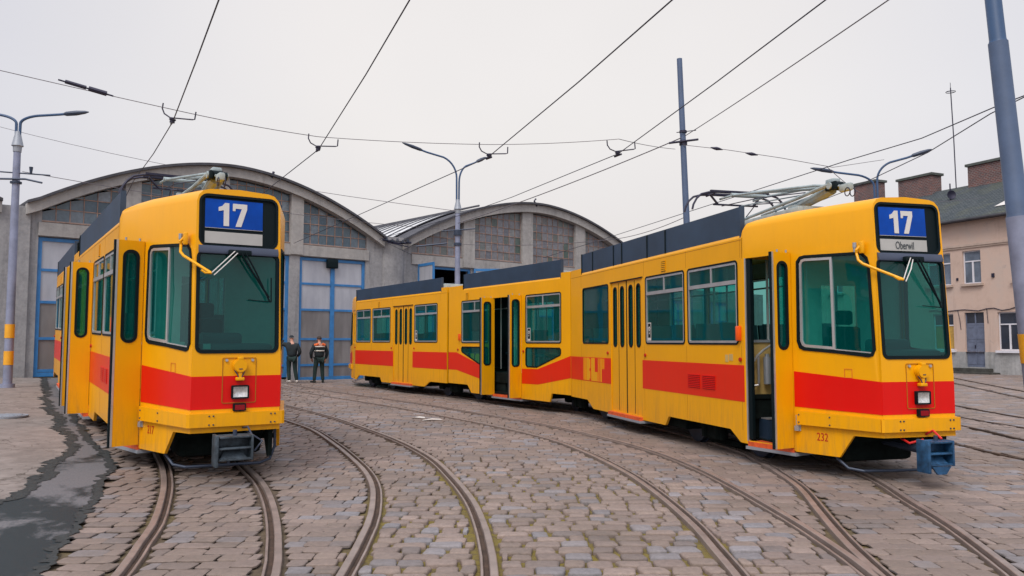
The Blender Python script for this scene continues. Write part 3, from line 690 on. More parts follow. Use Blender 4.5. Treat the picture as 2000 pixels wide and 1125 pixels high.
def double_door_closed(par, X, f, x0, x1, z0, z1, slot, single=False):
    mid = (x0 + x1) / 2; gap = 0.028
    for a, b in ((x0 + 0.01, mid - gap), (mid + gap, x1 - 0.01)):
        wd = (b - a) / 2
        holes = []
        for k in range(2):
            c = a + wd * (k + 0.5); holes.append(rrect(c - 0.078, c + 0.078, slot[0], slot[1], 0.07, 5))
        mb = MB(); mb.panel(rect(a, b, z0, z1), holes, lambda p, q, dd: f(p, q, dd + 0.018), 0.04, 0)
        # fold line between the two halves
        lf = mb.build('door', ['yellow'], par, X)
        mb = MB(); mb.panel(rect(a + wd - 0.006, a + wd + 0.006, z0 + 0.02, z1 - 0.02), [], lambda p, q, dd: f(p, q, dd + 0.014), 0.006, 0)
        for hl in holes: mb.panel(inset(hl, -0.012), [inset(hl, 0.02)], lambda p, q, dd: f(p, q, dd + 0.010), 0.03, 0)
        mb.build('gasket', 'rubber', lf)
        mb = MB()
        for hl in holes: mb.panel(inset(hl, 0.01), [], lambda p, q, dd: f(p, q, dd + 0.032), 0.006, 0)
        mb.build('glass', 'glass', lf)
    mb = MB(); mb.panel(rect(mid - gap, mid + gap, z0, z1), [], lambda p, q, dd: f(p, q, dd + 0.022), 0.03, 0)
    mb.panel([(x0 - 0.02, z1), (x1 + 0.04, z1), (x1 + 0.04, z1 + 0.018), (x0 - 0.02, z1 + 0.018)], [], lambda p, q, dd: f(p, q, dd - 0.012), 0.02, 0)
    mb.build('door_seal', 'rubber', par, X)

def step_edge(par, X, f, x0, x1, z=0.28, out=0.07):
    mb = MB(); mb.panel(rect(x0, x1, z - 0.045, z + 0.012), [], lambda p, q, dd: f(p, q, dd - out), 0.34, 0)
    mb.panel(rect(x0 - 0.03, x1 + 0.05, z - 0.085, z - 0.047), [], lambda p, q, dd: f(p, q, dd - out - 0.01), 0.4, 1)
    mb.build('door_step', ['steprust', 'steel'], par, X)

def bogie(par, X, cx):
    mb = MB()
    for sy in (-1, 1):
        mb.bbox(cx - 1.15, cx + 1.15, sy * 0.66 - 0.05, sy * 0.66 + 0.05, 0.26, 0.42, 0.03)
        for dx in (-0.9, 0.9): mb.bbox(cx + dx - 0.12, cx + dx + 0.12, sy * 0.74 - 0.06, sy * 0.74 + 0.06, 0.2, 0.42, 0.03)
        mb.bbox(cx - 0.28, cx + 0.28, sy * 0.74 - 0.07, sy * 0.74 + 0.07, 0.14, 0.44, 0.05)
        for dx in (-0.18, 0.18): mb.cyl((cx + dx, sy * 0.8, 0.3), (0, 0, 1), 0.06, 0.26, 10)
        mb.bbox(cx - 0.45, cx + 0.45, sy * 0.56 - 0.04, sy * 0.56 + 0.04, 0.06, 0.14, 0.02)
    mb.box(cx - 0.3, cx + 0.3, -0.62, 0.62, 0.3, 0.5)
    mb.box(cx - 0.95, cx + 0.95, -0.4, 0.4, 0.22, 0.40)
    bo = mb.build('bogie', 'dark', par, X)
    for dx in (-0.9, 0.9):
        for sy in (-1, 1):
            wm = MB(); wm.cyl((cx + dx, sy * 0.52, 0.335), (0, 1, 0), 0.335, 0.09, 28); wm.cyl((cx + dx, sy * 0.47, 0.335), (0, 1, 0), 0.36, 0.025, 28)
            wm.cyl((cx + dx, sy * 0.585, 0.335), (0, 1, 0), 0.12, 0.06, 16); wm.build('wheel', 'darksteel', bo)

def wifi_sticker(par, X, f, x, z):
    mb = MB(); mb.panel(rect(x, x + 0.13, z, z + 0.30), [rect(x + 0.012, x + 0.118, z + 0.045, z + 0.285)], lambda p, q, dd: f(p, q, dd + 0.004), 0.003, 0)
    mb.panel(rect(x + 0.012, x + 0.118, z + 0.045, z + 0.285), [], lambda p, q, dd: f(p, q, dd + 0.0055), 0.002, 1)
    c = (x + 0.065, z + 0.12)
    for r0, r1 in ((0.0, 0.016), (0.034, 0.052), (0.066, 0.086)):
        arc = [(c[0] + r1 * cos(radians(a)) * 0.62, c[1] + r1 * sin(radians(a)) * 1.35) for a in range(40, 141, 10)] + [(c[0] + r0 * cos(radians(a)) * 0.62, c[1] + r0 * sin(radians(a)) * 1.35) for a in range(140, 39, -10)]
        if r0 == 0: arc = [(c[0] + r1 * cos(radians(a)), c[1] + r1 * sin(radians(a))) for a in range(0, 360, 30)]
        mb.panel(arc, [], lambda p, q, dd: f(p, q, dd + 0.002), 0.002, 0)
    mb.build('sticker', ['white', 'rubber'], par, X)

def blt_logo(par, X, f, x0, z0, z1, wd=1.15):
    bars = [(0, .025, 0, 1), (.05, .085, 0, 1), (.10, .135, 0, 1), (.155, .30, 0, 1), (.30, .345, .08, .42), (.30, .345, .54, .93),
            (.39, .56, 0, 1), (.56, .69, 0, .40), (.715, .745, 0, 1), (.78, .80, 0, 1), (.83, .885, 0, 1), (.905, .935, .55, 1), (.965, 1.0, .55, 1)]
    mb = MB(); h = z1 - z0
    for a, b, p, q in bars: mb.panel(rect(x0 + a * wd, x0 + b * wd, z0 + p * h, z0 + q * h), [], lambda s, t, dd: f(s, t, dd - 0.006), 0.003, 0)
    mb.build('operator_lettering', 'yellow', par, X)

def louvre(par, X, f, x0, x1, z0, z1, n, mat='yellow'):
    mb = MB()
    for k in range(n):
        z = z0 + (z1 - z0) * (k + 0.5) / n; hh = (z1 - z0) / n * 0.32
        mb.panel(rect(x0, x1, z - hh, z + hh), [], lambda p, q, dd: f(p, q, dd - 0.014), 0.015, 0)
        mb.panel(rect(x0 + 0.01, x1 - 0.01, z - hh * 1.8, z - hh), [], lambda p, q, dd: f(p, q, dd - 0.004), 0.003, 1)
    mb.build('louvre', [mat, 'rubber'], par, X)

def decal(par, X, f, loop, mat='red', off=0.003, name='stripe'):
    mb = MB(); mb.panel(loop, [], lambda p, q, dd: f(p, q, dd - off), off * 0.9, 0); return mb.build(name, mat, par, X)

def roof_simple(mb, x0, x1, ztop=2.985):
    pr = []
    for sy in (-1, 1):
        row_ = [(sy * W, ztop), (sy * (W - 0.02), ztop + 0.05), (sy * (W - 0.09), ztop + 0.09), (sy * (W - 0.3), ztop + 0.12)]
        pr += row_ if sy < 0 else row_[::-1]
    n = len(pr); vs = [(x, y, z) for x in (x0, x1) for y, z in pr]
    mb.add(vs, [(k, k + 1, n + k + 1, n + k) for k in range(n - 1)], 0)
    vs = [(x, y, ztop - 0.04) for x in (x0, x1) for y in (-W + 0.04, W - 0.04)]
    mb.add(vs, [(0, 1, 3, 2)], 1)

def screens(par, X, x0, x1, joints, z0=2.99, z1=3.415):
    for sy in (-1, 1):
        mb = MB(); y0, y1 = (sy * (W - 0.015), sy * (W - 0.045))
        mb.box(x0, x1, min(y0, y1), max(y0, y1), z0 + 0.025, z1)
        mb.box(x0 + 0.01, x1 - 0.01, min(sy * (W - 0.02), sy * (W - 0.06)), max(sy * (W - 0.02), sy * (W - 0.06)), z0 - 0.01, z0 + 0.024, 1)
        for j in joints:
            mb.box(j - 0.022, j + 0.022, min(sy * (W - 0.008), sy * (W - 0.02)), max(sy * (W - 0.008), sy * (W - 0.02)), z0 + 0.03, z1 - 0.01, 1)
        for xx in (x0, x1): mb.box(xx - 0.015, xx + 0.015, min(sy * (W - 0.002), sy * (W - 0.07)), max(sy * (W - 0.002), sy * (W - 0.07)), z0, z1 + 0.005, 1 if xx == x0 else 0)
        mb.build('roof_screen', ['screen', 'rubber'], par, X)
    mb = MB(); n = max(2, int((x1 - x0) / 1.6))
    for k in range(n):
        a = x0 + 0.3 + (x1 - x0 - 0.6) * k / n; mb.bbox(a, a + 1.1, -0.55, 0.55, z0 + 0.1, z0 + 0.32, 0.03)
    mb.build('roof_equipment', 'panto', par, X)

def seats(par, X, xs_, skip=()):
    for i, x in enumerate(xs_):
        for sy in (-1, 1):
            for yy in ((0.78,) if sy < 0 else (0.78, 0.36)):
                mb = MB(); y = sy * yy
                mb.bbox(x - 0.20, x + 0.20, y - 0.19, y + 0.19, 1.22, 1.30, 0.03)
                back = [(x - 0.20, 1.28), (x - 0.15, 1.28), (x - 0.22, 1.86), (x - 0.27, 1.86)]
                mb.panel(back, [], lambda p, q, dd: (p, y - 0.19 + dd, q), 0.38, 0)
                mb.box(x - 0.04, x + 0.04, y - 0.04, y + 0.04, 0.88, 1.22)
                mb.build('seat', 'seat', par, X)

def interior(par, X, x0, x1, low=None, poles=()):
    mb = MB()
    if low: 
        a, b = low
        mb.box(x0, a, -W + 0.06, W - 0.06, 0.82, 0.88); mb.box(b, x1, -W + 0.06, W - 0.06, 0.82, 0.88)
        mb.box(a, b, -W + 0.06, W - 0.06, 0.28, 0.33); mb.box(a - 0.02, a, -W + 0.06, W - 0.06, 0.3, 0.88); mb.box(b, b + 0.02, -W + 0.06, W - 0.06, 0.3, 0.88)
    else: mb.box(x0, x1, -W + 0.06, W - 0.06, 0.82, 0.88)
    mb.build('floor', 'dark', par, X)
    mb = MB()
    for px_ in poles:
        for sy in (-1, 1): mb.tube([(px_, sy * 0.55, 0.88), (px_, sy * 0.55, 2.9)], 0.018, 8)
    for sy in (-1, 1): mb.tube([(x0 + 0.2, sy * 0.5, 2.45), (x1 - 0.2, sy * 0.5, 2.45)], 0.016, 6)
    mb.build('handrail', 'alu', par, X)

def underbody(par, X, x0, x1):
    mb = MB(); mb.box(x0, x1, -W + 0.12, W - 0.12, 0.56, 0.80)
    a = x0 + 1.9
    while a < x1 - 2.2 and a > x0:
        mb.bbox(a, a + 0.9, -W + 0.15, -0.25, 0.22, 0.58, 0.03); mb.bbox(a, a + 0.9, 0.25, W - 0.15, 0.22, 0.58, 0.03); a += 1.1
    return mb.build('underframe', 'dark', par, X)

def side_loop(x0, x1, ztop, arches):
    # ccw loop of a side wall, arches: (xa, xb, zarch, chamfer_a, chamfer_b)
    P = []
    xcur = x0
    first = True
    for (a, b, za, ca, cb) in arches:
        if a > x0 + 1e-4:
            if first: P.append((x0, 0.26))
            P.append((a - ca, 0.25)); P.append((a, za))
        else: P.append((a, za))
        P.append((b, za))
        if b < x1 - 1e-4: P.append((b + cb, 0.25))
        first = False
    if not arches: P.append((x0, 0.25))
    if not arches or arches[-1][1] < x1 - 1e-4: P.append((x1, 0.25))
    P.append((x1, ztop)); P.append((x0, ztop)); return P

def end_wall(mb, x, mi=0):
    # dark bellows face at the joint
    mb.box(x - 0.02, x + 0.02, -W + 0.05, W - 0.05, 0.5, 2.98, mi)

def long_section(par, X, door, number, mirror, sticker=True, logo=True, x0w=0.06):
    """nine metre end section; local x=0 at the joint, nose at +x (tail is mirrored to -x). door: 'closed' or 'open' for the double door, always on the -y side"""
    m = -1 if mirror else 1
    def mm(f): return (lambda s, z, dd: (lambda p: (m * p[0], p[1], p[2]))(f(s, z, dd)))
    R, Lf = mm(f_right), mm(f_left)
    if not mirror:
        wins = [(0.90, 2.31, 'P'), (4.00, 5.41, 'T'), (5.52, 6.95, 'T')]; dd0 = (2.43, 3.84)
    else:
        wins = [(0.66, 2.20, 'T'), (4.02, 5.52, 'T'), (5.68, 7.0, 'T')]; dd0 = (2.33, 3.76)
    z0, z1 = 1.555, 2.69
    holes = [rrect(a, b, z0, z1, 0.06) for a, b, k in wins]
    dz0, dz1 = 0.31, 2.695
    arch = [(x0w, 1.14, 0.41, 0, 0.34), (4.82, 6.70, 0.40, 0.12, 0.26)]
    body = MB()
    body.panel(side_loop(x0w, 7.08, 2.985, arch), holes + [rect(dd0[0], dd0[1], dz0, dz1)], R, 0.04, 0, 1)
    lh = holes + [rrect(dd0[0] + .02, dd0[1] - .02, z0, z1, 0.06)]
    body.panel(side_loop(x0w, 7.08, 2.985, arch), lh, Lf, 0.04, 0, 1)
    # door bay and cab sides
    fT, LT = taper_map(-1); fTl, _ = taper_map(1)
    fC, fCl = cab_map(-1), cab_map(1)
    body.panel(rect(0, LT, 0.25, 2.72), [rect(0.045, 0.80, 0.29, 2.70)], mm(fT), 0.04, 0, 1)
    body.panel(rect(0, LT, 0.25, 2.72), [rrect(0.1, 0.72, z0, z1, 0.06)], mm(fTl), 0.04, 0, 1)
    cabw = [(0.07, 1.60), (0.10, 1.52), (0.155, 1.495), (0.60, 1.465), (1.02, 1.425), (1.07, 1.44), (1.098, 1.50), (1.085, 2.45), (1.06, 2.55), (0.99, 2.615), (0.20, 2.64), (0.13, 2.63), (0.085, 2.58)]
    cabout = [(0, 0.24), (0.61, 0.245), (0.80, 0.51), (1.165, 0.52), (1.165, 2.72), (0, 2.72)]
    # subdivide the nose edge so the raked pillar is followed
    body.panel(cabout, [cabw], mm(fC), 0.035, 0, 1); body.panel(cabout, [cabw], mm(fCl), 0.035, 0, 1)
    # front face
    top = [( wn(3.1) , 3.10), (wn(3.1) - 0.02, 3.17), (wn(3.1) - 0.07, 3.225), (wn(3.1) - 0.14, 3.245), (0, 3.265)]
    fo = [(-0.485, 0.52), (0.485, 0.52), (0.488, 1.2)] + [(wn(z), z) for z in (2.0, 2.72)] + top + [(-a, b) for a, b in top[:-1]][::-1] + [(-wn(z), z) for z in (2.72, 2.0)] + [(-0.488, 1.2)]
    wsl = rrect(-0.448, 0.448, 1.405, 2.53, 0.065, 5)
    dsp = rrect(-0.435, 0.435, 2.60, 3.185, 0.09, 5)
    body.panel(fo, [wsl, dsp] if not mirror else [wsl], mm(f_front), 0.035, 0, 1)
    # cowl above the cab
    secs = [(7.055, 2.985, 0.6), (7.06, 3.06, 0.62), (7.08, 3.13, 0.8), (7.13, 3.19, 0.95), (7.22, 3.235, 1), (7.45, 3.25, 1), (7.88, 3.258, 1), (8.4, 3.262, 1), (8.905, 3.265, 1)]
    vs = []; n = 0
    for (x, zt, k) in secs:
        ww = W if x <= 7.081 else (W - (W - HW) * (x - 7.08) / 0.8 if x <= 7.88 else HW + (wn(3.1) - HW) * (x - 7.88) / (8.905 - 7.88))
        r = 0.145
        base = 2.72 if x > 7.06 else 2.70
        prof = [(ww, base), (ww, min(zt - 0.001, 3.10)), (ww - 0.02, min(zt, zt - 0.095) if zt < 3.2 else zt - 0.095), (ww - 0.07, zt - 0.04), (ww - 0.14, zt - 0.02), (0, zt)]
        if zt < 3.2: prof = [(ww, base), (ww, base + (zt - base) * 0.8), (ww - 0.01, zt - 0.05), (ww - 0.04, zt - 0.02), (ww - 0.09, zt - 0.01), (0, zt)]
        full = [(-a, b) for a, b in prof] + [(a, b) for a, b in prof[:-1]][::-1]
        n = len(full); vs += [(m * (x if i_ not in () else x), a, b) for i_, (a, b) in enumerate(full)]
    # last section follows the raked front
    nl = len(secs) - 1
    for k in range(n):
        p = vs[nl * n + k]; vs[nl * n + k] = (m * xn(p[2]), p[1], p[2])
    fs = [(i * n + k, i * n + k + 1, (i + 1) * n + k + 1, (i + 1) * n + k) for i in range(len(secs) - 1) for k in range(n - 1)]
    body.add(vs, fs, 0); body.add(vs[:n], [tuple(range(n))], 0)
    body.v  # roof
    tmp = MB(); roof_simple(tmp, 0.06, 7.06); body.add([(m * v[0], v[1], v[2]) for v in tmp.v], tmp.f[:], 0); 
    # raised header by the joint
    for sy in (-1, 1):
        ya, yb = sorted((sy * W, sy * (W - 0.1))); body.box(min(m * x0w, m * (0.80 if not mirror else 0.42)), max(m * x0w, m * (0.80 if not mirror else 0.42)), ya, yb, 2.986, 3.12)
    body.box(min(m * 0.06, m * 0.5), max(m * 0.06, m * 0.5), -W + 0.11, W - 0.11, 2.99, 3.115)
    b = body.build('body', ['yellow', 'liner'], par, X, smooth=35)
    # windows
    for a, bb, k in wins:
        lp, wo = add_window(par, X, R, a, bb, z0, z1, k, 0.06)
        add_window(par, X, Lf, a, bb, z0, z1, 'P', 0.06)
    add_window(par, X, Lf, dd0[0] + .02, dd0[1] - .02, z0, z1, 'P', 0.06)
    add_window(par, X, mm(fTl), 0.1, 0.72, z0, z1, 'P', 0.06)
    if sticker:
        sx = 4.06 if not mirror else 2.03
        wifi_sticker(par, X, R, sx, 1.61) if not mirror else wifi_sticker(par, X, (lambda s, z, dd: R(s, z, dd)), 2.02, 1.61)
    mb = MB()
    for xx in ((0.80, 3.93, 5.465, 7.02) if not mirror else (0.5, 3.85, 5.6, 7.02)):
        for za, zb in ((0.42, 0.785), (1.28, 1.53), (2.72, 2.975)): mb.panel(rect(xx - 0.003, xx + 0.003, za, zb), [], lambda p, q, dd: R(p, q, dd - 0.0015), 0.001, 0)
    mb.panel(rect(x0w + 0.02, 7.06, 2.955, 2.962), [], lambda p, q, dd: R(p, q, dd - 0.0015), 0.001, 0)
    mb.build('panel_seam', 'seam', par, X)
    # double door
    slot = (1.50, 2.60)
    if door == 'closed': double_door_closed(par, X, R, dd0[0], dd0[1], dz0, dz1, slot)
    else:
        leaf_open(par, X, m * dd0[1], -W - 0.005, 0, -1, 0.29, dz0 - 0.02, dz1, (1.5, 2.6))
        leaf_open(par, X, m * dd0[0], -W - 0.005, 0, -1, 0.29, dz0 - 0.02, dz1, (1.5, 2.6))
    step_edge(par, X, R, dd0[0], dd0[1])
    # stripes
    zs0, zs1 = 0.79, 1.275
    decal(par, X, R, rect(x0w, dd0[0] - 0.01, zs0, zs1), 'redside', name='stripe'); decal(par, X, R, rect(dd0[1] + 0.01, 7.08, zs0, zs1), 'redside', name='stripe')
    decal(par, X, Lf, rect(0.06, 7.08, zs0, zs1), name='stripe')
    def cst(s): t = s / 1.165; return (0.79 - 0.015 * t, 1.225 - 0.085 * t)
    loop = [(0.0, cst(0)[0]), (1.165, cst(1.165)[0]), (1.165, cst(1.165)[1]), (0, cst(0)[1])]
    decal(par, X, mm(fC), loop, name='stripe'); decal(par, X, mm(fCl), loop, name='stripe')
    def fo2(y, z, dd): return f_front(y, z, dd)
    decal(par, X, mm(fo2), [(-0.488, cst(1.165)[0]), (0.488, cst(1.165)[0]), (0.488, cst(1.165)[1]), (-0.488, cst(1.165)[1])], name='stripe')
    if logo:
        if not mirror: blt_logo(par, X, R, 0.93, 0.805, 1.262)
        else: blt_logo(par, X, (lambda s, z, dd: f_right(-s, z, dd)), -1.95, 0.805, 1.262)
    # louvres
    if not mirror:
        louvre(par, X, R, 4.62, 4.78, 2.735, 2.92, 6); louvre(par, X, R, 5.50, 5.88, 0.905, 1.11, 8, 'red'); louvre(par, X, R, 5.94, 6.32, 0.905, 1.11, 8, 'red')
    else: louvre(par, X, R, 4.9, 5.06, 2.735, 2.92, 6)
    # small things on the side: push buttons, turn lamp
    for xx, zz in (((2.28, 1.375), (3.98, 1.36), (7.0, 1.35)) if not mirror else ((2.2, 1.37), (3.9, 1.37), (7.1, 1.37))):
        mb = MB(); mb.cyl(R(xx, zz, -0.008), (0, 1, 0), 0.028, 0.03, 12); mb.build('door_button', 'textred', par, X)
    if not mirror:
        mb = MB(); mb.bbox(6.955, 7.03, -W - 0.055, -W + 0.002, 1.60, 1.80, 0.012); mb.build('turn_lamp', 'orange', par, X)
        mb = MB(); mb.bbox(6.955, 7.03, W - 0.002, W + 0.055, 1.60, 1.80, 0.012); mb.build('turn_lamp', 'orange', par, X)
        mb = MB(); mb.box(6.60, 6.68, -W - 0.004, -W, 1.31, 1.41); mb.box(6.7, 6.80, -W - 0.004, -W, 1.33, 1.42); mb.build('notice', 'cream', par, X)
    # front door, folded open
    if not mirror:
        nx_, ny_ = 0.247, -0.969
        leaf_open(par, X, 7.872, -HW - 0.012, nx_, ny_, 0.30, 0.285, 2.70, (1.50, 2.58))
        step_edge(par, X, fT, 0.06, 0.80, 0.27, 0.02)
        mb = MB(); mb.panel([(0.035, 0.29), (0.055, 0.29), (0.055, 2.70), (0.035, 2.70)], [], lambda s, z, dd: fT(s, z, dd - 0.006), 0.05, 0)
        mb.panel([(0.055, 0.31), (0.12, 0.31), (0.12, 2.69), (0.055, 2.69)], [], lambda s, z, dd: fT(s, z, dd + 0.01), 0.05, 1)
        mb.build('door_frame', ['alu', 'rubber'], par, X)
        # entrance vestibule
        mb = MB(); mb.box(6.90, 6.93, -0.99, -0.42, 0.82, 1.58, 0); mb.box(6.895, 6.94, -0.99, -0.42, 0.30, 0.815, 1); mb.box(6.88, 6.95, -0.99, -0.42, 1.58, 1.615, 3)
        mb.box(7.0, 7.85, -0.80, 0.8, 0.26, 0.30, 1); mb.box(6.95, 7.15, -0.75, -0.42, 0.30, 0.56, 4); mb.box(6.95, 7.16, -0.75, -0.42, 0.56, 0.575, 2)
        mb.build('vestibule', ['cream', 'dark', 'alu', 'steel', 'screen'], par, X)
        mb = MB(); mb.tube([(6.94, -0.84, 1.33), (7.00, -0.84, 1.33), (7.02, -0.80, 1.40), (7.02, -0.70, 1.48), (7.02, -0.52, 1.58)], 0.016, 8)
        mb.tube([(6.94, -0.84, 1.00), (7.00, -0.84, 1.00), (7.02, -0.79, 1.01), (7.02, -0.785, 1.06), (7.02, -0.785, 1.42)], 0.016, 8)
        mb.build('grab_handle', 'alu', par, X)
        mb = MB(); mb.cyl((7.0, -0.64, 1.20), (0, 0, 1), 0.05, 0.36, 16); mb.cyl((7.0, -0.64, 1.40), (0, 0, 1), 0.03, 0.05, 12); mb.build('extinguisher', 'steel', par, X)
        cab_details(par, X, fC, number)
    else:
        mb = MB(); mb.panel(rect(0.06, 0.79, 0.30, 2.69), [rrect(0.14, 0.32, 1.5, 2.6, 0.07), rrect(0.5, 0.68, 1.5, 2.6, 0.07)], lambda s, z, dd: mm(fT)(s, z, dd + 0.015), 0.04, 0); dr = mb.build('door', 'yellow', par, X)
        mb = MB()
        for hl in (rrect(0.14, 0.32, 1.5, 2.6, 0.07), rrect(0.5, 0.68, 1.5, 2.6, 0.07)): mb.panel(inset(hl, -0.01), [], lambda s, z, dd: mm(fT)(s, z, dd + 0.03), 0.006, 0)
        mb.build('glass', 'glass', dr)
    # cab windows, windscreen
    for ff in (fC, fCl):
        mb = MB(); g = inset(cabw, 0.022); mb.panel(inset(cabw, -0.012), [g], lambda s, z, dd: mm(ff)(s, z, dd - 0.010), 0.04, 0)
        if ff is fC and not mirror:
            s1 = 0.59
            sl_ = [(0.105, 1.60), (0.13, 1.545), (0.17, 1.525), (s1, 1.495), (s1, 2.60), (0.20, 2.612), (0.145, 2.60), (0.115, 2.55)]
            mb.panel(sl_, [inset(sl_, 0.032)], lambda s, z, dd: mm(ff)(s, z, dd - 0.004), 0.03, 1)
            mb.panel([(s1, 1.492), (1.05, 1.458), (1.05, 1.470), (s1, 1.504)], [], lambda s, z, dd: mm(ff)(s, z, dd - 0.004), 0.03, 1)
        fr = mb.build('cab_window', ['rubber', 'alu'], par, X)
        mb = MB(); mb.panel(inset(cabw, 0.012), [], lambda s, z, dd: mm(ff)(s, z, dd + 0.012), 0.005, 0, back=False); mb.build('glass', 'glass', fr)
    mb = MB(); mb.panel(inset(wsl, -0.012), [inset(wsl, 0.026)], lambda y, z, dd: mm(f_front)(y, z, dd - 0.010), 0.04, 0); fr = mb.build('windshield', 'rubber', par, X)
    mb = MB(); mb.panel(inset(wsl, 0.012), [], lambda y, z, dd: mm(f_front)(y, z, dd + 0.008), 0.005, 0, back=False); mb.build('glass', 'shield', fr)
    # bumper band
    mb = MB(); zb0, zb1 = 0.585, 0.745
    for y0b, sgn in ((1, -1), (1, 1)):
        ff = fC if sgn < 0 else fCl
        mb.panel([(0.06, zb0 - 0.005), (1.165, zb0), (1.165, zb1 - 0.012), (0.06, zb1)], [], lambda s, z, dd: mm(ff)(s, z, dd - 0.045), 0.044, 0)
    mb.panel(rect(-0.505, 0.505, zb0, zb1 - 0.012), [], lambda y, z, dd: mm(f_front)(y, z, dd - 0.045), 0.044, 0)
    for sgn in (-1, 1):
        mb.panel([(0.0, zb0), (1.0, zb0), (1.0, zb1 - 0.012), (0.0, zb1 - 0.012)], [], lambda s, z, dd: (m * (9.035 + (9.05 - 9.035) * s - dd * 0.7), sgn * (0.535 + (0.505 - 0.535) * s - dd * 0.7), z), 0.03, 0)
    bump_ = mb.build('bumper', 'yellow', par, X)
    if not mirror:
        spots = [(f_front(y, z, -0.048), (1, 0, 0)) for y in (-0.30, -0.255, 0.375, 0.42) for z in (0.61, 0.705)] + [(fC(s_, z, -0.047), (0.3, -0.95, 0)) for s_ in (0.09, 0.52) for z in (0.61, 0.70)]
        for q, ax in spots: mb = MB(); mb.cyl(q, ax, 0.009, 0.012, 8); mb.build('bolt', 'darksteel', bump_)
    # interior, underframe, bogies
    for g_ in (0,):
        tmpX = X @ Matrix.Scale(-1, 4, (1, 0, 0)) if mirror else X
        XR = X @ Matrix.Rotation(pi, 4, 'Z') if mirror else X
        interior(par, XR, 0.1, 7.0 if not mirror else 7.0, None, (0.6, 2.35, 3.95, 5.45, 6.9))
        seats(par, XR, (0.85, 1.6, 2.3, 4.3, 5.1, 5.9, 6.6) if not mirror else (1.0, 1.9, 4.4, 5.2, 6.0))
        underbody(par, XR, 0.1, 7.0); bogie(par, XR, 5.76)
    mb = MB(); end_wall(mb, m * 0.02, 0); mb.build('bellows', 'rubber', par, X)
    return b

def digit_polys(ch):
    if ch == '1': return [[(0.30, 0), (0.60, 0), (0.60, 1), (0.36, 1), (0.22, 0.86), (0.02, 0.80), (0.02, 0.63), (0.30, 0.68)]]
    if ch == '7': return [[(0.0, 0.68), (0.14, 0.68), (0.16, 0.79), (0.50, 0.79), (0.16, 0.0), (0.48, 0.0), (0.80, 0.78), (0.80, 1.0), (0.0, 1.0)]]

